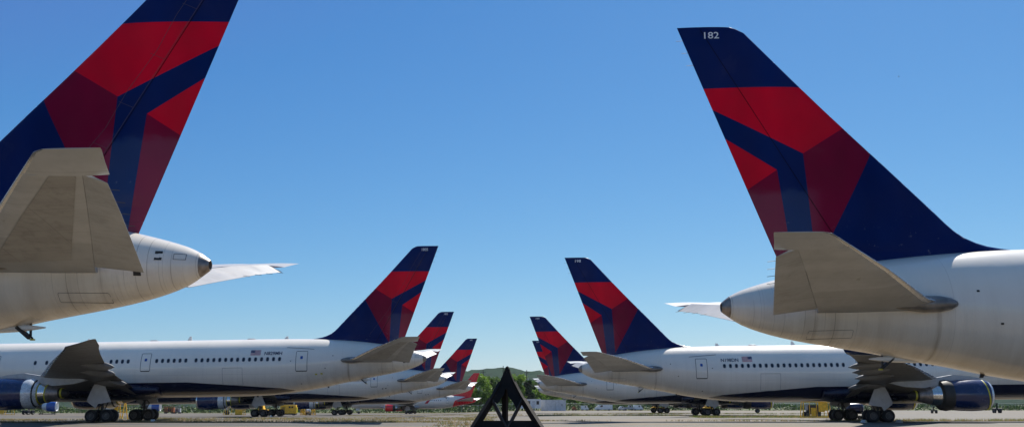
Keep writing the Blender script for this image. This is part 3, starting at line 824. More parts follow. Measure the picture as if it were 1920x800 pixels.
    if kind == '400':
        def seamline():
            mb = MB()
            def strip(p, q, w):
                n = 10; d = Vector((q[0] - p[0], q[1] - p[1])).normalized(); nx, nz = -d.y * w, d.x * w
                for i in range(n):
                    a = (p[0] + (q[0] - p[0]) * i / n, p[1] + (q[1] - p[1]) * i / n); b = (p[0] + (q[0] - p[0]) * (i + 1) / n, p[1] + (q[1] - p[1]) * (i + 1) / n)
                    mb.add([(x, side * (fin_half(x, z) + 0.006), z) for x, z in ((a[0] - nx, a[1] - nz), (b[0] - nx, b[1] - nz), (b[0] + nx, b[1] + nz), (a[0] + nx, a[1] + nz))], [(0, 1, 2, 3)])
            hl = [(fin_hinge(z) + o, z) for z, o in ((16.0, 0.55), (13.9, 0.62), (12.6, 0.5), (11.2, 0.62), (9.9, 0.55), (8.6, 0.8), (7.6, 1.0))]
            for a, b in zip(hl, hl[1:]): strip(a, b, 0.007)
            for z in (15.6, 14.1, 12.3, 10.6, 9.2): strip((fin_hinge(z) + 0.05, z), (fin_hinge(z) + 0.55, z + 0.22), 0.005)
            strip((fin_hinge(15.9) + 0.06, 15.9), (fin_hinge(7.6) + 0.06, 7.6), 0.007)
            return mb.mesh('panel_seam', [M['seamgrey']])
        part('finseam', 'panel_seam', fin, seamline)
    if number:
        def num():
            vs, fs, w = text_mesh(number, 0.27, 0.008); kx = 0.60 / w if len(number) == 4 else 0.57 / w
            mb = MB(); pts = []
            for a, b in vs:
                x = 0.16 + (a * kx if side < 0 else -a * kx); z = 15.78 + b
                pts.append((x, side * (fin_half(x, z) + 0.012), z))
            mb.add(pts, fs); return mb.mesh('fleet_number', [M['wletter']])
        part(key + 'num' + number, 'fleet_number', fin, num)
    LIFT[0] = 0.038 if kind == '400' else 0.0
    for s in (1, -1):
        st = part(kind + 'stab%d' % s, 'stabilizer', root, lambda: stab_mesh(s)[0])
        part(kind + 'stip%d' % s, 'stabilizer_tip', st, lambda: stab_mesh(s)[1])
        part(kind + 'elev%d' % s, 'elevator', st, lambda: elev_mesh(s))
        for q in range(4):
            yq = 5.2 + 0.8 * q; xq = elev_te(yq)
            part(kind + 'wick%d%d' % (s, q), 'static_wick', st, lambda: MB().tube((xq + 0.02, s * yq, hz(yq) - 0.3), (xq - 0.24, s * yq, hz(yq) - 0.33), 0.008, n=5).mesh('static_wick', [M['dark']]))
        part('bullet%d' % s, 'root_fairing', st, lambda: MB().lathe([(5.0, 0.02), (5.9, 0.2), (6.6, 0.29), (7.2, 0.28), (7.6, 0.2), (7.8, 0.1), (7.86, 0.01)], (0, s * 1.95, 5.11), n=20).mesh('root_fairing', [M['bulletskin']]))
        if kind == '400': part('dpan%d' % s, 'skin_panel', st, lambda: skin_panel(s))
        w = part(kind + 'wing%d' % s, 'wing', root, lambda: wing_mesh(P, s, kind))
        if kind == '300' and winglets: part('winglet%d' % s, 'winglet', w, lambda: winglet_mesh(s))
        for j, (fy, fl) in enumerate(((6.2, 2.6), (11.2, 2.5), (14.6, 2.2), (18.0, 1.9))):
            if kind == '400' and j == 3: continue
            ov = 0.0 if kind == '300' else 0.35
            def fair():
                le, lz, te, tz = wst_at(P, fy); mb = MB()
                mb.lathe([(te - 0.75 + ov, 0.02), (te - 0.35 + ov * .5, 0.13), (te + 0.3, 0.26), (te + fl * 0.6, 0.30), (te + fl, 0.16), (te + fl + 0.4, 0.02)], (0, s * fy, 0), n=14)
                mb.v = [(a, b, tz - 0.30 + c * 1.25 + (a - te) * 0.10) for a, b, c in mb.v]
                return mb.mesh('flap_track_fairing', [M['wing']])
            part(kind + 'ft%d%d' % (s, j), 'flap_track_fairing', w, fair)
        def flap():
            st2 = []
            for y in (3.0, 5.0, 7.6):
                le, lz, te, tz = wst_at(P, y); st2.append((y, te + 0.9, tz - 0.28, te - 0.55, tz - 0.75, 0.16))
            return surface_mesh('flap', st2, [M['wing']], s)
        part(kind + 'flap%d' % s, 'flap', w, flap)
        build_engine(P, root, s, look)
        build_gear(P, root, s)
    build_nose_gear(P, root, delta)
    # tail skid and belly drain masts
    part(kind + 'skid', 'tail_skid', root, lambda: MB().bar((6.2, 0.1, 3.35), (5.75, 0.1, 2.98), 0.12, 0.10).bar((6.2, -0.1, 3.35), (5.75, -0.1, 2.98), 0.05, 0.06).bar((5.8, 0, 3.5), (5.77, 0, 3.05), 0.06)
         .box((5.70, 0, 2.94), (0.12, 0.12, 0.05), 1).mesh('tail_skid', [M['dark'], M['tape']]))
    part(kind + 'skf', 'skid_fairing', root, lambda: MB().lathe([(5.3, 0.02), (6.0, 0.12), (7.0, 0.16), (8.2, 0.02)], (0, 0, 0), n=16).mesh('skid_fairing', [M['whitep']])) \
        .location = (0, 0, 3.32)
    for ax_, h_ in ((13.6, 0.28), (21 + P.e, 0.42), (31 + P.e, 0.35)):
        part(kind + 'ant%g' % ax_, 'antenna', root, lambda: MB().prism([(ax_ - .25, 7.28), (ax_ + .25, 7.28), (ax_ - 0.02, 7.3 + h_), (ax_ - 0.2, 7.3 + h_)], -0.02, 0.02).mesh('antenna', [M['whitep']]))
    for ax_ in (17.0, 24.5 + P.e):
        part(kind + 'bea%g' % ax_, 'antenna', root, lambda: MB().lathe([(ax_ - .45, 0.02), (ax_ - .3, 0.1), (ax_ + .3, 0.1), (ax_ + .45, 0.02)], (0, 0, 7.33), n=12).mesh('antenna', [M['greymetal']]))
    for ax_ in (9.4, 16.2):
        part(kind + 'mast%g' % ax_, 'drain_mast', root, lambda: MB().prism([(ax_ - .12, P.ell(ax_)[0] - P.ell(ax_)[1] - .12), (ax_, P.ell(ax_)[0] - P.ell(ax_)[1] - .12), (ax_ + .15, P.ell(ax_)[0] - P.ell(ax_)[1] + .1), (ax_ - .05, P.ell(ax_)[0] - P.ell(ax_)[1] + .1)], -0.03, 0.03).mesh('drain_mast', [M['dark']]))
    # body fittings on the side we can see
    kd = kind + livery + str(side)
    for j, (x0, x1) in enumerate(((10.95, 12.05), (25.75 + (0.0 if P.e else 0.4), 26.7 + (0 if P.e else 0.3)), (38.2 + P.e, 39.3 + P.e))):
        if red and j: continue
        zlo = 4.15 if j != 1 else 4.35
        if x0 > 27 and not P.e: zlo = 4.15
        d = part(kd + 'door%d' % j, 'door', root, lambda: seam(P, side, x0, x1, zlo, 6.03, 0.12, 0.045).mesh('door', [M['line']]))
        part(kd + 'sill%d' % j, 'door_sill', d, lambda: decal(P, side, [([(x0 + .05, zlo - .03), (x1 - .05, zlo - .03), (x1 - .05, zlo + .05), (x0 + .05, zlo + .05)], 0, 0)], None, 0.012).mesh('door_sill', [M['dark']]))
        xc = (x0 + x1) / 2
        part(kd + 'dec%d' % j, 'door_placard', d, lambda: decal(P, side, [(rrect(xc - .12, xc + .12, 5.28, 5.55, .05), 0, 0)], None, 0.008).mesh('door_placard', [M['navy2']]))
    part(kd + 'cargo', 'cargo_door', root, lambda: seam(P, side, 17.0, 18.9, 2.95, 4.55, 0.08, 0.022).mesh('cargo_door', [M['line']]))
    if side > 0:
     part(kd + 'hatch1', 'access_hatch', root, lambda: decal(P, side, [([(1.30, 5.32), (1.52, 5.32), (1.52, 5.62), (1.30, 5.62)], 0, 0)], None, 0.01).mesh('access_hatch', [M['dark']]))
     part(kd + 'hatch2', 'access_hatch', root, lambda: decal(P, side, [([(1.88, 4.82), (2.1, 4.82), (2.1, 4.96), (1.88, 4.96)], 0, 0)], None, 0.01).mesh('access_hatch', [M['dark']]))
     part(kd + 'hatch3', 'access_hatch', root, lambda: seam(P, side, 0.62, 0.98, 5.35, 5.55, 0.02, 0.014).mesh('access_hatch', [M['line']]))
    part(kd + 'hatch4', 'access_hatch', root, lambda: seam(P, side, 2.9, 4.4, 4.02, 4.30, 0.05, 0.010).mesh('access_hatch', [M['line']]))
    part(kd + 'strake', 'rain_gutter', root, lambda: decal(P, side, [([(10.4, 6.17), (13.0, 6.36), (13.0, 6.40), (10.4, 6.21)], 0, 0)], None, 0.02).mesh('rain_gutter', [M['line']]))
    for j, (xv, zv) in enumerate(((11.6, 3.0), (8.6, 5.55), (12.5, 5.1), (9.3, 4.4))):
        part(kd + 'vent%d' % j, 'vent', root, lambda: decal(P, side, [(rrect(xv - .05, xv + .05, zv - .035, zv + .035, .02), 0, 0)], None, 0.01).mesh('vent', [M['dark']]))
    if kind == '400':
        for j, xv in enumerate((10.15, 9.65)):
            mk = 'tape' if reg else 'dark'
            part(kd + mk + 'mark%d' % j, 'port_cover', root, lambda: decal(P, side, [(rrect(xv - .1, xv + .1, 3.78 + .05 * j, 3.92 + .05 * j, .04), 0, 0)], None, 0.01).mesh('port_cover', [M[mk]]))
    if windows:
        xs = []
        if P.e: xs = [13.55 + 0.563 * i for i in range(12)] + [13.55 + 0.563 * i for i in range(12, 15)] + [22.6 + 0.556 * i - 0.2 for i in range(6)] + [27.9 + 0.545 * i for i in range(4)] + [31.2, 32.3, 33.4, 34.5, 35.7, 36.8] + [41.5 + 0.563 * i for i in range(22)]
        else: xs = [13.65 + 0.5635 * i for i in range(21)] + [27.2 + 0.5635 * i for i in range(19)] + [40.2 + 0.5635 * i for i in range(12)]
        if red: xs = [14.2 + 0.9 * i for i in range(30)]
        for x in xs:
            w = part(kind + 'win%d' % side, 'window', root, window_mesh(P, side, kind)); w.location = P.surf(x, 5.30, side, 0.0)
    if reg:
        def rg():
            vs, fs, w = text_mesh(reg, 0.33, 0.018); kx = 1.66 / w; mb = MB()
            mb.add([P.surf(14.2 + (a * kx if side < 0 else -a * kx), 5.85 + b, side, 0.012) for a, b in vs], fs)
            return mb.mesh('registration', [M['letter']])
        part(kd + 'reg' + reg, 'registration', root, rg)
        def flag():
            x0, x1, z0, z1 = 15.38, 16.34, 5.69, 6.17; polys = []
            h = (z1 - z0) / 13
            for i in range(13):
                polys.append(([(x0, z0 + i * h), (x1, z0 + i * h), (x1, z0 + (i + 1) * h), (x0, z0 + (i + 1) * h)], 0 if i % 2 == 0 else 1, 0))
            polys.append(([(x1 - 0.4, z0 + 6 * h), (x1, z0 + 6 * h), (x1, z1), (x1 - 0.4, z1)], 2, 0.006))
            for r in range(4):
                for c in range(5):
                    cx = x1 - 0.36 + 0.08 * c; cz = z0 + 6.9 * h + r * 1.8 * h
                    polys.append(([(cx - .012, cz - .012), (cx + .012, cz - .012), (cx + .012, cz + .012), (cx - .012, cz + .012)], 1, 0.010))
            return decal(P, side, polys, None, 0.01).mesh('flag', [M['flagred'], M['flagwhite'], M['flagblue']])
        part(kd + 'flag', 'flag', root, flag)
    return root

YL, YR = R(178.0), R(0.5)
dR, dL = 0.0098, -0.0145
TOPR, TOPL = 15.85, 16.80
# right-hand row
build_airliner('300', 7.69, 35.3, YR, dR, -1, 'nearest right airliner, white with blue and red tail marked 182, filling the right edge', '182', None, windows=False, winglets=True)
build_airliner('300', 6.48, 94.3, YR, dR, -1, 'white right airliner with 198 on its fin and N198DN on its side', '198', 'N198DN')
build_airliner('300', 4.15, 157.9, YR, dR, -1, 'third right airliner, fin marked 199, half hidden behind the one marked 198', '199', None)
build_airliner('300', 5.75, 216.8, YR, dR, -1, 'farthest right airliner, a slice of its fin peeking out left of fin 199', '197', None)
# left-hand row
build_airliner('400', -9.82, 31.0, YL, dL, 1, 'nearest left airliner, its tail towering out of the top left corner', '1804', None, windows=False, look='navy_wrapmid')
build_airliner('400', -8.2, 92.9, YL, dL, 1, 'white left airliner with 1805 on its fin and N829MH on its side', '1805', 'N829MH', look='navy_wrapmid', rudder=R(4))
g3 = ground_z(-40, 155); D3 = depth_for(584, TOPL + g3)
build_airliner('400', -10.5, D3, YL, dL, 1, 'third left airliner, its fin rising just behind the tail of the one marked 1805', '1803', None, look='navy_wrapmid', g0=g3, rudder=R(-2.5))
g4 = ground_z(-38, 216); D4 = depth_for(634, TOPL + g4)
build_airliner('400', -8.85, D4, YL, dL, 1, 'farthest blue and red tailed airliner of the left row, smallest fin beside the pyramid', '1802', None, look='navy_wrapmid', g0=g4)
# small red and white jet beyond the left row
gv = ground_z(-20, 270)
build_airliner('300', X_at(888, 268) + 0.8, 268, R(173), 0.0, 1, 'small white jet with red tail and red engine parked beyond the left row', None, None, livery='red', look='red_wrapfront', scale=0.68, winglets=False, g0=gv, group=None, name='regional_jet')

# ------------------------------------------------------------------ steel pyramid in the foreground
def pyramid():
    D0 = 10.0; k = 0.0055 / 5.714
    root = empty('steel_pyramid', (X_at(951, D0), D0, 0), 'black welded steel pyramid frame standing in the middle of the aisle, nearest to the camera', 'steel frame')
    def zz(zy): return CAMH + (577 - zy) * k
    prof = [(zz(165), 0.004), (zz(250), 0.035), (zz(330), 0.068), (zz(420), 0.112), (zz(510), 0.16), (zz(640), 0.238), (zz(800), 0.335), (0.6, 0.72), (0.0, 1.08)]
    prof = sorted(prof)
    def half(z): return lerp_tab(prof, z)
    dirs = [(-1, -1), (1, -1), (1, 1), (-1, 1)]
    def at(i, z): h = half(z); return Vector((dirs[i % 4][0] * h, dirs[i % 4][1] * h, z))
    zs = [p[0] for p in prof]
    for i in range(4):
        mb = MB()
        for a, b in zip(zs, zs[1:]): q = 0.05 if b < zz(420) else (0.035 if b < zz(300) else 0.016); mb.bar(at(i, a), at(i, b), q, q)
        mb.build('leg', M['blackpaint'], root)
    MB().bar((-0.03, 0, 0.0), (-0.03, 0, zz(395)), 0.035, 0.05).build('centre_post', M['blackpaint'], root)
    MB().bar((0.0, -0.03, 0.0), (0.0, -0.03, zz(240)), 0.012, 0.02).build('centre_rod', M['brownsteel'], root)
    mb = MB(); mb.add([(0, 0, zz(150))] + [(sx * 0.028, sy * 0.028, zz(200)) for sx, sy in dirs], [(0, 1, 2), (0, 2, 3), (0, 3, 4), (0, 4, 1), (4, 3, 2, 1)]); mb.build('tip_cap', M['blackpaint'], root)
    for i in range(4):
        nrm = Vector(((dirs[i][0] + dirs[(i + 1) % 4][0]) / 2, (dirs[i][1] + dirs[(i + 1) % 4][1]) / 2, 0)) * 0.007
        def P2(z, u): return at(i, z) * (1 - u) + at(i + 1, z) * u
        polys = [[P2(zz(185), 0.5), P2(zz(300), 0.0), P2(zz(420), 0.0), P2(zz(520), 0.0), P2(zz(545), 0.24), P2(zz(455), 0.38), P2(zz(400), 0.40), P2(zz(400), 0.5)],
                 [P2(zz(185), 0.5), P2(zz(400), 0.5), P2(zz(470), 0.53), P2(zz(530), 0.66), P2(zz(600), 0.70), P2(zz(520), 1.0), P2(zz(420), 1.0), P2(zz(300), 1.0)]]
        mb = MB()
        if i != 2:
            for poly in polys:
                n = len(poly)
                mb.add([p + nrm for p in poly] + [p - nrm for p in poly], [tuple(range(n)), tuple(range(2 * n - 1, n - 1, -1))] + [(q, (q + 1) % n, n + (q + 1) % n, n + q) for q in range(n)])
            mb.build('gusset', M['blackpaint'], root)
        zb, zc = zz(505), zz(810)
        m = P2(zc, 0.5)
        MB().bar(at(i, zb), m, 0.018, 0.03).build('brace', M['greymetal'] if i == 2 else M['brownsteel'], root)  # both rear braces paler: catching the sun is put into their colour
        MB().bar(at(i + 1, zb), m, 0.018, 0.03).build('brace', M['greymetal'] if i == 2 else M['brownsteel'], root)
        pa = [at(i, zz(728)), at(i + 1, zz(728)), at(i + 1, zz(860)), at(i, zz(860))]
        mb = MB(); mb.add([p + nrm for p in pa] + [p - nrm for p in pa], [(0, 1, 2, 3), (7, 6, 5, 4)] + [(q, (q + 1) % 4, 4 + (q + 1) % 4, 4 + q) for q in range(4)])
        mb.build('cross_plate', M['blackpaint'], root)
        MB().bar(at(i, 0.06), at(i + 1, 0.06), 0.08, 0.1).build('base_rail', M['blackpaint'], root)
pyramid()

# ------------------------------------------------------------------ ground, hills, sky
def ground():
    ys = [-60, -20, 0, 30, 60, 80, 95, 105, 115, 130, 150, 175, 200, 230, 260, 290, 320, 350, 380, 430, 520, 700, 1000, 1600, 3000, 6000, 12000]
    xs = [-9000, -4000, -1500, -700, -300, -200, -150, -120, -90, -70, -50, -40, -30, -24, -18, -12, -6, 0, 6, 12, 20, 40, 80, 150, 300, 700, 1500, 4000, 9000]
    vs = [(x, y, ground_z(x, y)) for y in ys for x in xs]; n = len(xs)
    mb = MB(); mb.add(vs, [(r * n + i, r * n + i + 1, (r + 1) * n + i + 1, (r + 1) * n + i) for r in range(len(ys) - 1) for i in range(n - 1)], 0, True)
    struct(mb.build('apron_ground', M['ground']))
ground()
def hills():
    rnd = random.Random(11)
    Dh = 2600.0; ridge = [(-900, 40), (300, 48), (780, 52), (876, 64), (900, 67), (918, 69.5), (935, 69), (956, 70.5), (972, 66), (993, 63.5), (1019, 64), (1060, 66), (1200, 60), (1500, 55), (2600, 45)]
    mb = MB(); xs = [(-900 + i * 7) for i in range(501)]; rows = []
    for k, (fy, fz) in enumerate(((0.80, -0.05), (0.84, 0.25), (0.89, 0.55), (0.94, 0.82), (1.0, 1.0), (1.08, 0.7), (1.2, 0.2))):
        row = []
        for px in xs:
            h = smooth_tab(ridge, px) / F * Dh + CAMH
            j = rnd.uniform(-2.2, 2.2) if 0 < k < 6 else 0
            row.append(((px - 960) / F * Dh * (0.8 + 0.2 * fy), Dh * fy + rnd.uniform(-12, 12), max(-1.5, h * fz + j)))
        rows.append(row)
    n = len(xs); mb.add(sum(rows, []), [(r * n + i, r * n + i + 1, (r + 1) * n + i + 1, (r + 1) * n + i) for r in range(len(rows) - 1) for i in range(n - 1)])
    struct(mb.build('hills', M['hill']))
hills()

# ------------------------------------------------------------------ vegetation
def crown_mesh(seed, w, h, n, leaf, mat, z0=0.0, clumps=14, conifer=False):
    rnd = random.Random(seed); mb = MB(); cl = []
    for i in range(clumps):
        if conifer:
            z = rnd.uniform(0.05, 1.0); r = (1 - z) * 0.42 + 0.06; a = rnd.uniform(0, 6.28)
            cl.append((r * w * 0.5 * math.cos(a), r * w * 0.5 * math.sin(a), z0 + z * h, 0.12 * h))
        else:
            z = rnd.uniform(0.12, 0.9); sp = math.sin(math.pi * min(1, z * 0.85 + 0.12)); a = rnd.uniform(0, 6.28); r = rnd.uniform(0.1, 0.5) * sp
            cl.append((r * w * math.cos(a), r * w * math.sin(a), z0 + z * h, rnd.uniform(0.10, 0.19) * min(w, h)))
    for i in range(n):
        c = rnd.choice(cl); d = Vector((rnd.gauss(0, 1), rnd.gauss(0, 1), rnd.gauss(0, 1))).normalized() * c[3] * (rnd.random() ** 0.35)
        p = Vector(c[:3]) + d; p.z = max(p.z, z0 * 0.7)
        u = Vector((rnd.gauss(0, 1), rnd.gauss(0, 1), rnd.gauss(0, 1))).normalized(); v = u.cross(Vector((rnd.gauss(0, 1), rnd.gauss(0, 1), rnd.gauss(0, 1)))).normalized()
        s = leaf * rnd.uniform(0.6, 1.3) * 1.15
        mb.add([p - u * s, p - v * s * 0.6, p + u * s, p + v * s * 0.6], [(0, 1, 2, 3)])
    return mb.mesh('crown', [mat]), cl
def tree(px, D, h, w, seed, mat, label, n=2600, leaf=0.36, z0=None, conifer=False, group=None, x=None):
    x = X_at(px, D) if x is None else x; z0 = h * 0.18 if z0 is None else z0
    root = empty('tree', (x, D, ground_z(x, D)), label, 'tree', 0, group)
    me, cl = crown_mesh(seed, w, h - z0, int(n * 1.5), leaf * 0.8, mat, z0, 34, conifer)
    link('crown', me, root)
    mb = MB(); mb.tube((0, 0, -0.2), (0.1, 0, h * 0.45), h * 0.022 + 0.06, h * 0.012, 8); mb.tube((0.1, 0, h * 0.45), (0, 0.1, h * 0.85), h * 0.012, 0.03, 6)
    for c in cl[:8]: mb.tube((0.05, 0, z0 * 0.8 + 0.2 * c[2]), c[:3], h * 0.008, 0.02, 5, cap=False)
    mb.build('trunk', M['bark'], root)
    return root
TB = 'trees beyond the airfield fence'
tree(899, 372, 14.2, 11.0, 1, M['leafA'], 'bright green bushy tree just left of the pyramid, taller of the two there', 5200, 0.34, group=TB)
tree(882, 366, 10.0, 9.5, 2, M['leafA'], 'lower bright green tree touching the tails at the left of the gap', 3800, 0.34, group=TB)
tree(921, 380, 13.6, 10.5, 3, M['leafB'], 'green tree standing directly behind the left slope of the pyramid', 4200, 0.36, group=TB)
tree(972, 392, 14.8, 10.0, 4, M['leafA'], 'pale green round topped tree just right of the pyramid', 4200, 0.36, group=TB)
tree(990, 360, 11.2, 6.0, 5, M['leafC'], 'dark evergreen tree right of the pyramid in front of the thin pole', 3600, 0.32, conifer=False, group=TB)
tree(1006, 372, 8.4, 8.0, 6, M['leafA'], 'small bright green tree behind the white site trailer', 2800, 0.34, group=TB)
tree(1001, 395, 12.2, 9.0, 7, M['leafB'], 'mid green tree behind the dark evergreen, against the right tails', 3600, 0.38, group=TB)
tree(948, 398, 12.6, 10.0, 8, M['leafB'], 'green tree hidden behind the tip of the pyramid', 3600, 0.38, group=TB)
rnd = random.Random(21)
spots = [(1030, 6.5), (1052, 7.0), (1078, 5.6), (1106, 5.0), (1140, 5.2), (1182, 4.8), (860, 7.5), (842, 5.5), (800, 4.6)]
words = ['low leafy tree above the pale containers', 'low leafy tree at the right end of the containers', 'dark leafy tree right of the containers, under the grey tail belly', 'low tree under the belly of the third right airliner', 'low tree behind the parked white van', 'low tree right of the parked white van', 'green tree behind the tail of the small red and white jet', 'low green tree left of the red jet tail', 'low green tree behind the fuselage of the red and white jet']
for (px, h), wd in zip(spots, words):
    tree(px, rnd.uniform(355, 372), h, h * 1.3, 100 + px, M['leafB'] if px % 2 else M['leafA'], wd, 1700, 0.34, z0=0.5, group=TB)
# thicket along the fence: nobody could count its bushes
def thicket():
    rnd = random.Random(5); mb = MB()
    for i in range(26000):
        x = rnd.uniform(-230, 230); 
        k = 0.5 + 0.5 * math.sin(x * 0.13) * math.sin(x * 0.041 + 1) + rnd.uniform(-.2, .2)
        y = 352 + rnd.uniform(0, 9); z = ground_z(x, y) + rnd.random() ** 0.7 * (1.3 + 2.3 * k)
        u = Vector((rnd.gauss(0, 1), rnd.gauss(0, 1), rnd.gauss(0, 1))).normalized(); v = u.cross(Vector((rnd.gauss(0, 1), rnd.gauss(0, 1), rnd.gauss(0, 1)))).normalized(); s = rnd.uniform(0.2, 0.5)
        p = Vector((x, y, z)); mb.add([p - u * s, p - v * s * .6, p + u * s, p + v * s * .6], [(0, 1, 2, 3)], 0 if rnd.random() < 0.8 else 1)
    o = mb.build('undergrowth', [M['leafC'], M['leafB']]); o['kind'] = 'stuff'
thicket()
def grass(name, mat, bands, n, hmin, hmax, seed, second=None):
    rnd = random.Random(seed); mb = MB()
    for i in range(n):
        x0, x1, y0, y1, wgt = rnd.choices(bands, [b[4] for b in bands])[0]
        cx, cy = rnd.uniform(x0, x1), rnd.uniform(y0, y1)
        if math.sin(cx * 0.35 + cy * 0.2) + math.sin(cx * 0.11 - cy) + rnd.uniform(-1, 1) < -0.5: continue
        for k in range(5):
            x, y = cx + rnd.gauss(0, 0.22), cy + rnd.gauss(0, 0.22); h = rnd.uniform(hmin, hmax); a = rnd.uniform(0, 6.28); w = 0.03
            z = ground_z(x, y); lean = Vector((rnd.gauss(0, 0.35) * h, rnd.gauss(0, 0.35) * h, h))
            b = Vector((x, y, z)); d = Vector((math.cos(a), math.sin(a), 0)) * w
            mb.add([b - d, b + d, b + lean], [(0, 1, 2)], 1 if second and rnd.random() < 0.3 else 0)
    o = mb.build(name, [mat] + ([second] if second else [])); o['kind'] = 'stuff'
grass('dry_grass', M['dry'], [(-60, -6, 88, 92, 3), (-70, -4, 100, 106, 3), (-50, -5, 118, 124, 2), (-8, 50, 150, 158, 1), (-6, -2, 60, 140, 1), (-70, 60, 330, 350, 3), (-30, 2, 176, 182, 1), (2, 60, 96, 98, 1)], 9000, 0.06, 0.24, 3, M['green'])
grass('green_grass', M['green'], [(24, 46, 124, 132, 3), (4, 26, 150, 158, 0.7), (28, 52, 98, 100, 0.5), (-120, 120, 344, 351, 2.5), (8, 60, 183, 187, 0.8)], 7000, 0.10, 0.34, 4, M['dry'])

# ------------------------------------------------------------------ fence, poles, cabins, vehicles
def fence():
    root = empty('chain_link_fence', (0, 350, 0), 'long grey chain link fence running behind the apron below the trees', 'fence')
    mb = MB(); xs = [-240 + 6 * i for i in range(81)]
    mb.add([(x, 0, ground_z(x, 350) + 0.05) for x in xs] + [(x, 0, ground_z(x, 350) + 2.4) for x in xs], [(i, i + 1, len(xs) + i + 1, len(xs) + i) for i in range(len(xs) - 1)])
    mb.build('fence_mesh', M['link'], root)
    pm = MB().tube((0, 0, 0), (0, 0, 2.6), 0.05, n=6).mesh('post', [M['greymetal']])
    for x in xs[::1]:
        o = link('post', pm, root); o.location = (x, 0.08, ground_z(x, 350))
    mb = MB()
    for a, b in zip(xs, xs[1:]): mb.tube((a, 0.06, ground_z(a, 350) + 2.42), (b, 0.06, ground_z(b, 350) + 2.42), 0.03, n=5)
    mb.build('top_rail', M['greymetal'], root)
fence()
def pole(px, D, top_py, label, cross=True, can=False):
    x, H = unproject(px, top_py, D)
    root = empty('utility_pole', (x, D, ground_z(x, D)), label, 'pole', 0, 'utility poles behind the trees')
    H -= ground_z(x, D)
    MB().tube((0, 0, 0), (0, 0, H), 0.20, 0.14, 8).build('pole_shaft', M['creosote'], root)
    if cross: MB().box((0, -0.15, H - 0.9), (2.2, 0.12, 0.14)).build('crossarm', M['creosote'], root)
    if can: MB().lathe([(-.5, .28), (.5, .28)], (0, 0, 0), n=12).mesh and MB().tube((0.45, -0.2, H * 0.72), (0.45, -0.2, H * 0.72 + 1.1), 0.33, n=12).build('transformer', M['greymetal'], root)
pole(906, 385, 693, 'thin dark pole above the bright tree left of the pyramid')
pole(943.5, 385, 685, 'thin dark pole just left of the tip of the pyramid')
pole(987.5, 375, 693, 'dark pole with a transformer right of the pyramid', True, True)

def container(px0, px1, D, h, label, rz=0.0):
    x0, x1 = X_at(px0, D), X_at(px1, D); L = x1 - x0
    root = empty('shipping_container', ((x0 + x1) / 2, D, ground_z(x0, D)), label, 'container', rz, 'pale containers by the fence')
    mb = MB(); n = int(L / 0.14) * 2
    pts = [(-L / 2 + L * i / n, -1.22 + (0.04 if i % 4 in (0, 1) else 0)) for i in range(n + 1)]
    mb.add([(a, b, 0.15) for a, b in pts] + [(a, b, h - 0.1) for a, b in pts], [(i, i + 1, n + 2 + i, n + 1 + i) for i in range(n)])
    mb.box((0, 0.03, h / 2 + 0.02), (L - 0.1, 2.36, h - 0.3)); mb.build('container_wall', M['container'], root)
    f = MB()
    for sx in (-1, 1): 
        for sy in (-1, 1): f.box((sx * (L / 2 - 0.06), sy * 1.2, h / 2), (0.14, 0.14, h))
    for z in (0.08, h - 0.08):
        for sy in (-1, 1): f.box((0, sy * 1.2, z), (L - 0.28, 0.12, 0.16))
    f.build('corner_frame', M['container'], root)
    MB().box((0, 0, h - 0.02), (L - 0.3, 2.3, 0.05)).build('roof', M['whitep'], root)
    return root
container(1014.5, 1041, 322, 3.55, 'left pale grey container behind the aisle, next to the white trailer')
c2 = container(1041.5, 1060.5, 322, 3.55, 'right pale grey container behind the aisle, with a louvre box')
MB().box((0.4, -1.30, 1.9), (0.5, 0.14, 0.7)).build('louvre_box', M['greymetal'], c2)
def trailer():
    D = 318; x0, x1 = X_at(975, D), X_at(1014, D); L = x1 - x0
    root = empty('site_trailer', ((x0 + x1) / 2, D, ground_z(x0, D)), 'white site trailer on wheels right of the pyramid, with two dark windows', 'trailer')
    MB().box((0, 0, 2.35), (L, 2.6, 2.9)).box((0, 0, 3.83), (L + 0.15, 2.75, 0.08), 0).build('trailer_wall', M['whitep'], root)
    for x in (L / 2 - 1.0, L / 2 - 3.9, -L / 2 + 1.2):
        f = MB().box((x, -1.32, 2.7), (0.9, 0.06, 1.2)).build('window', M['greymetal'], root)
        MB().box((x, -1.36, 2.7), (0.76, 0.04, 1.05)).build('pane', M['glass'], f)
    d = MB().box((L / 2 - 2.3, -1.33, 2.15), (0.95, 0.06, 2.2)).build('door', M['container'], root)
    MB().box((L / 2 - 1.95, -1.38, 2.1), (0.06, 0.06, 0.16)).build('handle', M['dark'], d)
    MB().box((L / 2 - 2.3, -1.75, 0.5), (1.1, 0.8, 0.18)).box((L / 2 - 2.3, -2.1, 0.25), (1.1, 0.4, 0.14)).box((L / 2 - 2.8, -1.75, 0.22), (0.06, 0.6, 0.44)).build('step', M['greymetal'], root)
    for x in (-0.5, 0.5):
        w = part('wheel', 'wheel', root, wheel_mesh); w.location = (x - 1, -1.1, 0.42); w.scale = (0.7, 0.7, 0.7); part('hub', 'hub', w, hub_mesh)
    for x in (-L / 2 + 0.8, L / 2 - 0.8): MB().tube((x, -0.9, 0), (x, -0.9, 0.95), 0.08).build('jack', M['dark'], root)
trailer()
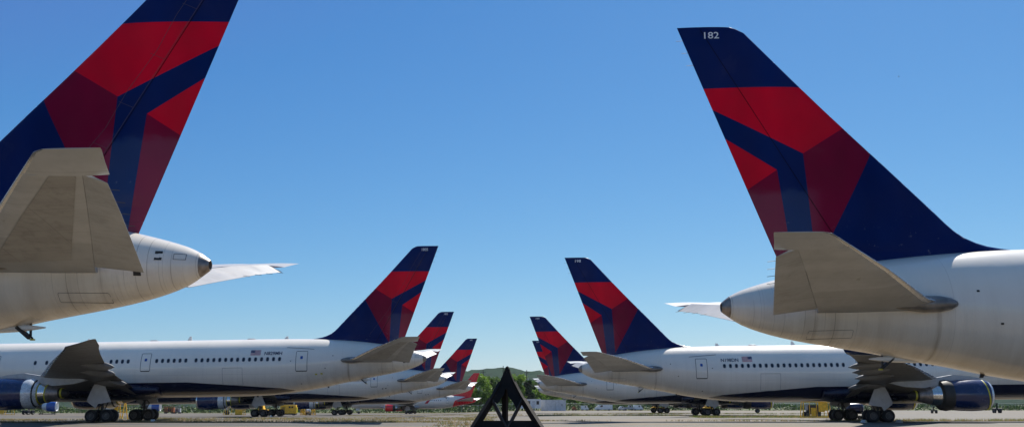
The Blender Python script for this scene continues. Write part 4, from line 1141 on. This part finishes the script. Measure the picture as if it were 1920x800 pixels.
def box_car(px, D, L, h, prof, label, mat, name='parked_car', cat='car', flip=False):
    x = X_at(px, D); root = empty(name, (x, D, ground_z(x, D)), label, cat, math.pi if flip else 0, 'vehicles parked along the far fence')
    MB().prism([(a * L / 2, b * h) for a, b in prof], -0.85, 0.85).build('body', mat, root)
    wn = MB().prism([(0.10 * L / 2, 0.62 * h), (0.42 * L / 2, 0.62 * h), (0.30 * L / 2, 0.92 * h), (0.10 * L / 2, 0.92 * h)], -0.87, 0.87).build('side_window', M['glass'], root)
    for sx in (-0.62, 0.62):
        for sy in (-0.75, 0.75):
            w = part('wheel', 'wheel', root, wheel_mesh); w.location = (sx * L / 2, sy, 0.34); w.scale = (0.58, 0.5, 0.58); part('hub', 'hub', w, hub_mesh)
    return root
VAN = [(-1, .2), (1, .2), (1, .5), (.86, .58), (.55, .98), (.4, 1.0), (-.96, 1.0), (-1, .95)]
CAR = [(-1, .25), (1, .25), (1, .5), (.6, .62), (.35, .97), (-.4, 1), (-.8, .66), (-1, .6)]
PICK = [(-1, .25), (1, .25), (1, .58), (.6, .64), (.4, .98), (.0, 1), (-.12, .6), (-1, .6)]
box_car(1131.5, 335, 6.0, 2.0, VAN, 'long white van parked by the fence under the third right airliner', M['whitep'], 'parked_van', 'van', True)
box_car(1096, 338, 2.6, 1.7, VAN, 'short white vehicle between the containers and the long white van', M['whitep'])
box_car(1165.5, 337, 2.4, 1.5, CAR, 'small pale car just right of the long white van', M['container'])
box_car(1179, 334, 3.6, 1.9, PICK, 'silver grey pickup left of the white box truck', M['greymetal'], 'parked_pickup', 'pickup')
box_car(1196, 336, 3.2, 1.9, VAN, 'white truck, rightmost of the vehicles by the fence', M['whitep'], 'parked_truck', 'truck')
box_car(1077, 338, 1.6, 1.4, CAR, 'small dark red vehicle right of the containers', M['rust'])

def engine_on_stand(px, D, label, s=1.0):
    x = X_at(px, D); root = empty('stored_engine', (x, D, ground_z(x, D)), label, 'jet engine', R(6), 'blue engines in the far left background')
    ax = (0, 0, 1.9)
    e = MB().lathe([(-0.2, 1.12), (0.3, 1.22), (1.2, 1.25), (1.8, 1.15)], ax, cap0=True, cap1=False).build('fan_cowl', M['navy2'], root)
    MB().lathe([(1.79, 1.15), (1.95, 1.08), (1.9, 0.98), (1.5, 0.95)], ax, cap0=False, cap1=True).build('inlet_lip', M['whitep'], root)
    MB().lathe([(-1.3, 0.8), (-0.7, 1.0), (-0.2, 1.1)], ax).build('plastic_wrap', M['plastic'], root)
    MB().lathe([(-3.2, 0.3), (-2.4, 0.5), (-1.3, 0.78)], ax).build('exhaust_nozzle', M['dark'], root)
    st = MB()
    for a in (-1.6, 1.2):
        for b in (-0.9, 0.9): st.bar((a, b, 0), (a * 0.8, b * 0.5, 1.1), 0.12)
        st.bar((a, -1, 0.3), (a, 1, 0.3), 0.1)
    st.bar((-1.8, -0.9, 0.15), (1.5, -0.9, 0.15), 0.14).bar((-1.8, 0.9, 0.15), (1.5, 0.9, 0.15), 0.14)
    st.build('stand', M['dark'], root)
engine_on_stand(91, 232, 'bright blue engine with white lip seen under the near left engine nozzle')
engine_on_stand(287, 262, 'bright blue engine with white lip seen behind the main wheels of N829MH')

def frame_stand(px, D, L, h, label, panels=(), rails=2, name='maintenance_stand'):
    x = X_at(px, D); root = empty(name, (x, D, ground_z(x, D)), label, 'work stand', 0, 'yellow ground equipment')
    f = MB(); w = 0.09
    for sx in (-1, 1):
        for sy in (-0.6, 0.6): f.bar((sx * L / 2, sy, 0.05), (sx * (L / 2 - 0.18), sy * 0.8, h), w)
        f.bar((sx * (L / 2 - 0.18), -0.5, h), (sx * (L / 2 - 0.18), 0.5, h), w)
    for sy in (-0.48, 0.48): f.bar((-L / 2 + 0.14, sy, h - 0.03), (L / 2 - 0.14, sy, h - 0.03), w)
    for sy in (-0.6, 0.6): f.bar((-L / 2, sy, 0.12), (L / 2, sy, 0.12), w)
    for i in range(rails):
        xx = -L / 2 + L * (i + 1) / (rails + 1); f.bar((xx, -0.56, 0.1), (xx, -0.48, h - 0.05), 0.07)
    f.build('frame', M['yellow'], root)
    for a, b, c, d in panels: MB().box(((a + b) / 2, -0.62, (c + d) / 2), (b - a, 0.05, d - c)).build('panel', M['yellow'], root)
    return root
s1 = frame_stand(1529, 121, 3.5, 2.0, 'yellow frame stand with solid panels left of the right bogies', [(0.2, 0.95, 0.75, 1.93), (0.95, 1.35, 0.9, 1.9), (-0.72, -0.15, 0.25, 1.25)], 3)
frame_stand(14, 205, 2.7, 1.35, 'low yellow frame stand at the far left edge under the blue engine', [(-1.3, -0.3, 0.3, 1.2)], 1)
frame_stand(440, 200, 4.2, 1.55, 'yellow railed stand with a solid panel left of the third left airliner wheels', [(0.3, 1.8, 0.1, 1.4)], 4)
frame_stand(568.5, 198, 0.9, 1.15, 'small yellow frame left of the silver drum cart', [(0.0, 0.4, 0.2, 0.9)], 0)
frame_stand(588, 198, 0.7, 1.15, 'small yellow frame right of the silver drum cart', [(-0.3, 0.3, 0.8, 1.1)], 0)
def ladder():
    D = 110; x = X_at(225, D); root = empty('step_ladder', (x, D, 0), 'tall yellow step stand between the main wheels of N829MH', 'ladder', 0, 'yellow ground equipment')
    h = 2.15
    for a, b in ((-0.42, -0.28), (0.42, 0.3)): MB().bar((a, -0.3, 0), (b, 0.5, h), 0.09, 0.12).build('side_rail', M['yellow'], root)
    for i in range(5):
        z = 0.32 + i * 0.38; k = z / h; MB().box((0.02, -0.3 + 0.8 * k, z), (0.70 - 0.12 * k, 0.24, 0.05)).build('step', M['whitep'] if i % 2 else M['yellow'], root)
    MB().bar((-0.42, 1.3, 0), (-0.28, 0.55, h), 0.08).bar((0.42, 1.3, 0), (0.3, 0.55, h), 0.08).bar((-0.36, 1.0, .8), (0.36, 1.0, .8), 0.06).build('back_legs', M['yellow'], root)
    MB().prism([(-1.05, 0), (-0.46, 0), (-0.32, h * .95), (-0.5, h * .9)], 0.1, 0.2).build('side_panel', M['yellow'], root)
    MB().box((0, 0.1, 0.03), (1.1, 1.3, 0.06)).build('base', M['greymetal'], root)
ladder()
def power_unit():
    D = 196; x = X_at(541, D); root = empty('ground_power_unit', (x, D, ground_z(x, D)), 'yellow box power unit beside the main wheels of the third left airliner', 'power unit', R(4), 'yellow ground equipment')
    b = MB().box((0, 0, 1.2), (3.1, 1.6, 1.7)); me = b.build('cabinet', M['yellow'], root)
    bv = me.modifiers.new('edge', 'BEVEL'); bv.width = 0.06; bv.segments = 2
    for a in (0.35, 0.85): MB().box((a, -0.81, 1.6), (0.35, 0.04, 0.35)).build('gauge_window', M['dark'], root)
    MB().box((1.62, 0, 1.05), (0.16, 1.3, 1.1)).build('end_panel', M['tape'], root)
    MB().box((0, 0, 0.26), (3.2, 1.5, 0.2)).build('chassis', M['dark'], root)
    for i in range(6): MB().box((-1.2 + 0.12 * i, -0.815, 1.2), (0.05, 0.03, 0.9)).build('louvre', M['dark'], root)
    for sx in (-1.1, 1.1):
        for sy in (-0.7, 0.7):
            w = part('wheel', 'wheel', root, wheel_mesh); w.location = (x * 0 + sx, sy, 0.27); w.scale = (0.46,) * 3; part('hub', 'hub', w, hub_mesh)
power_unit()
def tug(px, D, L, label, s=1.0, mat='yellow'):
    x = X_at(px, D); root = empty('tow_tractor', (x, D, ground_z(x, D)), label, 'tractor', 0, 'yellow ground equipment' if mat == 'yellow' else 'dark ground equipment')
    MB().prism([(-L / 2, 0.4), (L / 2, 0.4), (L / 2, 1.1 * s), (L * 0.1, 1.2 * s), (0, 1.9 * s), (-L * 0.28, 1.95 * s), (-L * 0.32, 1.3 * s), (-L / 2, 1.2 * s)], -0.8, 0.8).build('body', M[mat], root)
    MB().prism([(-L * 0.25, 1.3 * s), (-0.08, 1.3 * s), (-0.12, 1.8 * s), (-L * 0.25, 1.82 * s)], -0.82, 0.82).build('cab_window', M['glass'], root)
    for sx in (-0.33, 0.33):
        for sy in (-0.75, 0.75):
            w = part('wheel', 'wheel', root, wheel_mesh); w.location = (sx * L, sy, 0.44); w.scale = (0.75,) * 3; part('hub', 'hub', w, hub_mesh)
tug(494, 190, 2.2, 'yellow tractor behind the main wheels of the third left airliner')
tug(1329, 176, 2.0, 'yellow tractor behind the main wheels of the third right airliner')
tug(1233, 232, 3.0, 'yellow tractor behind the main wheels of the farthest right airliner')
def drum_cart(px, D, r, L, label, mat, z=1.1, lying=True, group='dark ground equipment', name='drum_cart'):
    x = X_at(px, D); root = empty(name, (x, D, ground_z(x, D)), label, 'cart', 0, group)
    MB().lathe([(-L / 2, r * 0.6), (-L / 2 + 0.1, r * 0.95), (-L / 2 + 0.25, r), (L / 2 - 0.25, r), (L / 2 - 0.1, r * 0.95), (L / 2, r * 0.6)], (0, 0, z), n=24).build('drum', M[mat], root)
    for a in (-L * 0.3, L * 0.3): MB().lathe([(a - 0.04, r + 0.02), (a + 0.04, r + 0.02)], (0, 0, z), n=24).build('strap', M['dark'], root)
    MB().box((0, 0, z - r - 0.05), (L, 0.9, 0.12)).bar((L / 2, 0, z - r - .05), (L / 2 + 1.0, 0, 0.3), 0.06).build('chassis', M['dark'], root)
    for sx in (-1, 1):
        for sy in (-0.5, 0.5):
            w = part('wheel', 'wheel', root, wheel_mesh); w.location = (sx * L * 0.36, sy, 0.22); w.scale = (0.38,) * 3; part('hub', 'hub', w, hub_mesh)
drum_cart(1602, 108, 0.52, 1.9, 'blue tank cart behind the main wheels of N198DN', 'navy', 1.25)
drum_cart(578, 200, 0.40, 1.0, 'silver drum cart between two small yellow frames', 'plastic', 0.85)
def equipment(px, D, L, h, label, mat, name='equipment_cart'):
    x = X_at(px, D); root = empty(name, (x, D, ground_z(x, D)), label, 'cart', 0, 'equipment carts by the far left fence')
    rnd = random.Random(int(px)); n = 5
    f = MB()
    for i in range(n + 1): f.bar((-L / 2 + L * i / n, -0.7, 0.5), (-L / 2 + L * i / n, -0.7, h), 0.09)
    f.bar((-L / 2, -0.7, h), (L / 2, -0.7, h), 0.09).box((0, 0, 0.5), (L, 1.5, 0.14)); f.build('cage', M[mat], root)
    for i in range(3): MB().box((-L / 2 + L * (i + .5) / 3, 0.1, 0.57 + (h - 0.7) * 0.4), (L / 3 * 0.86, 1.1, (h - 0.7) * (0.7 + 0.1 * rnd.random()))).build('load', M[mat if i != 1 else 'dark'], root)
    for sx in (-0.36, 0.36):
        for sy in (-0.6, 0.6):
            w = part('wheel', 'wheel', root, wheel_mesh); w.location = (sx * L, sy, 0.3); w.scale = (0.5,) * 3; part('hub', 'hub', w, hub_mesh)
equipment(318, 300, 3.0, 2.3, 'rusty orange cage cart under the belly of N829MH', 'rust')
equipment(333, 302, 2.0, 2.0, 'pale grey box cart right of the rusty orange cage cart', 'greymetal')
def dolly(px, D, label, h=1.7, s=1.0):
    x = X_at(px, D); root = empty('gear_dolly', (x, D, ground_z(x, D)), label, 'dolly', R(75), 'dark ground equipment')
    MB().box((0, 0, 0.62 * s), (1.8 * s, 0.5 * s, 0.22 * s)).tube((0, 0, 0.6 * s), (0, 0, h), 0.14 * s).bar((0.5 * s, 0, 0.7 * s), (0.0, 0, h * .95), 0.1).box((0, 0, h), (1.0, 0.5, 0.2)).build('strut', M['dark'], root)
    for sx in (-0.7, 0.7):
        for sy in (-0.5, 0.5):
            w = part('wheel', 'wheel', root, wheel_mesh); w.location = (sx * s, sy * s, 0.5 * s); w.scale = (0.86 * s,) * 3; part('hub', 'hub', w, hub_mesh)
dolly(54, 228, 'dark wheeled dolly beneath the near left blue engine', 1.9, 1.1)
dolly(1869, 214, 'dark wheeled dolly right of the big blue engine', 2.0, 1.1)
dolly(1751, 205, 'dark wheeled dolly under the nozzle of the big blue engine', 1.3, 0.8)
def light_cart():
    D = 127; x = X_at(1512, D); root = empty('start_cart', (x, D, 0), 'dark wheeled start cart with bent hose, left of the yellow frame stand', 'cart', 0, 'dark ground equipment')
    MB().box((0.9, 0, 1.0), (1.6, 1.1, 1.2)).build('engine_box', M['dark'], root)
    MB().box((0.15, 0, 1.3), (0.5, 0.7, 0.7)).build('control_box', M['greymetal'], root)
    MB().tube((0, 0, 0.4), (-0.05, 0, 1.5), 0.08).tube((-0.05, 0, 1.5), (-0.6, 0, 2.0), 0.07).build('hose', M['greymetal'], root)
    for sx in (-0.05, 1.3):
        for sy in (-0.45, 0.45):
            w = part('wheel', 'wheel', root, wheel_mesh); w.location = (sx, sy, 0.40); w.scale = (0.69,) * 3; part('hub', 'hub', w, hub_mesh)
light_cart()
def chocks(px, D, label, n=2, s=1.0):
    x = X_at(px, D); root = empty('wheel_chock', (x, D, ground_z(x, D)), label, 'chock', 0, 'pale wheel chocks')
    MB().prism([(-0.16, 0), (0.16, 0), (0.02, 0.24)], -0.5, 0.5).build('wedge', M['flagwhite'], root)
    MB().bar((0, -0.5, 0.2), (0, -0.62, 0.05), 0.03).build('rope', M['tape'], root)
chocks(283 + 4, 90.5, 'pale chock against the rear of the aft main wheels of N829MH')
chocks(1618, 88.0, 'pale chock between the two bogies of N198DN')
chocks(1684, 88.5, 'pale chock ahead of the front wheels of N198DN')
chocks(508, 152, 'pale chock at the main wheels of the third left airliner')
# a bird high over the right row
bx, bz = unproject(1685, 144, 160)
b = empty('bird', (bx, 160, bz), 'tiny dark bird flying in the blue sky right of the tall right tail', 'bird')
b.scale = (0.6, 0.6, 0.6)
MB().lathe([(-0.22, 0.01), (-0.08, 0.06), (0.08, 0.07), (0.2, 0.03), (0.26, 0.01)], n=10).add([(0.08, 0, 0.02), (-0.08, 0, 0.02), (-0.12, 0.42, 0.2), (0.0, 0.4, 0.2)], [(0, 1, 2, 3)]).add([(0.08, 0, 0.02), (-0.08, 0, 0.02), (-0.12, -0.42, 0.2), (0.0, -0.4, 0.2)], [(0, 1, 2, 3)]).add([(-0.2, 0, 0), (-0.36, 0.08, 0), (-0.36, -0.08, 0)], [(0, 1, 2)]).build('bird_body', M['dark'], b)

# ------------------------------------------------------------------ light
EL, AZ = R(50), R(24)              # sun behind the rows, a little to the right
w = bpy.data.worlds.new('World'); S.world = w; w.use_nodes = True
nt = w.node_tree; sky = nt.nodes.new('ShaderNodeTexSky'); sky.sky_type = 'NISHITA'; sky.sun_disc = False
sky.sun_elevation = EL; sky.sun_rotation = AZ; sky.air_density = 1.0; sky.dust_density = 0.3; sky.ozone_density = 2.5; sky.altitude = 200
bg = nt.nodes['Background']; bg.inputs[1].default_value = 0.05
sp_ = nt.nodes.new('ShaderNodeSeparateColor'); cb_ = nt.nodes.new('ShaderNodeCombineColor')
nt.links.new(sky.outputs[0], sp_.inputs[0])
for i, (tn, k, g) in enumerate(((0.80, 0.431, 1.486), (1.07, 0.820, 1.056), (1.30, 2.03, 0.673))):   # clear deep blue, saturation of the photograph's sky
    m0 = nt.nodes.new('ShaderNodeMath'); m0.operation = 'MULTIPLY'; m0.inputs[1].default_value = tn
    m1 = nt.nodes.new('ShaderNodeMath'); m1.operation = 'POWER'; m1.inputs[1].default_value = g
    m2 = nt.nodes.new('ShaderNodeMath'); m2.operation = 'MULTIPLY'; m2.inputs[1].default_value = k
    m3 = nt.nodes.new('ShaderNodeMath'); m3.operation = 'MINIMUM'; m3.inputs[1].default_value = 16.0; m2b = nt.nodes.new('ShaderNodeMath'); m2b.operation = 'MAXIMUM'; m2b.inputs[1].default_value = (1.08, 2.5, 5.0)[i]
    nt.links.new(sp_.outputs[i], m0.inputs[0]); nt.links.new(m0.outputs[0], m1.inputs[0]); nt.links.new(m1.outputs[0], m2.inputs[0]); nt.links.new(m2.outputs[0], m2b.inputs[0]); nt.links.new(m2b.outputs[0], m3.inputs[0]); nt.links.new(m3.outputs[0], cb_.inputs[i])
nt.links.new(cb_.outputs[0], bg.inputs[0])
sl = bpy.data.lights.new('sun', 'SUN'); sl.energy = 5.0; sl.angle = R(0.53); sl.color = (1.0, 0.95, 0.86)
so = bpy.data.objects.new('sun', sl); COL.objects.link(so)
d = Vector((math.sin(AZ) * math.cos(EL), math.cos(AZ) * math.cos(EL), math.sin(EL)))
so.rotation_euler = d.to_track_quat('Z', 'Y').to_euler()
S.view_settings.view_transform = 'Standard'; S.view_settings.look = 'None'; S.view_settings.exposure = 0.62; S.view_settings.gamma = 1.0
S.cycles.max_bounces = 6; S.cycles.diffuse_bounces = 3; S.cycles.glossy_bounces = 3; S.cycles.transparent_max_bounces = 12

# thin summer haze
hm = bpy.data.materials.new('haze'); hm.use_nodes = True; hn = hm.node_tree
hn.nodes.remove(hn.nodes['Principled BSDF'])
pv = hn.nodes.new('ShaderNodeVolumePrincipled'); pv.inputs['Color'].default_value = (0.80, 0.88, 0.97, 1); pv.inputs['Density'].default_value = 0.00003; pv.inputs['Anisotropy'].default_value = 0.2
hn.links.new(pv.outputs[0], hn.nodes['Material Output'].inputs['Volume'])
hz_o = MB().box((0, 5900, 60), (18400, 12700, 126)).build('haze', hm); hz_o['kind'] = 'stuff'
S.cycles.volume_bounces = 1
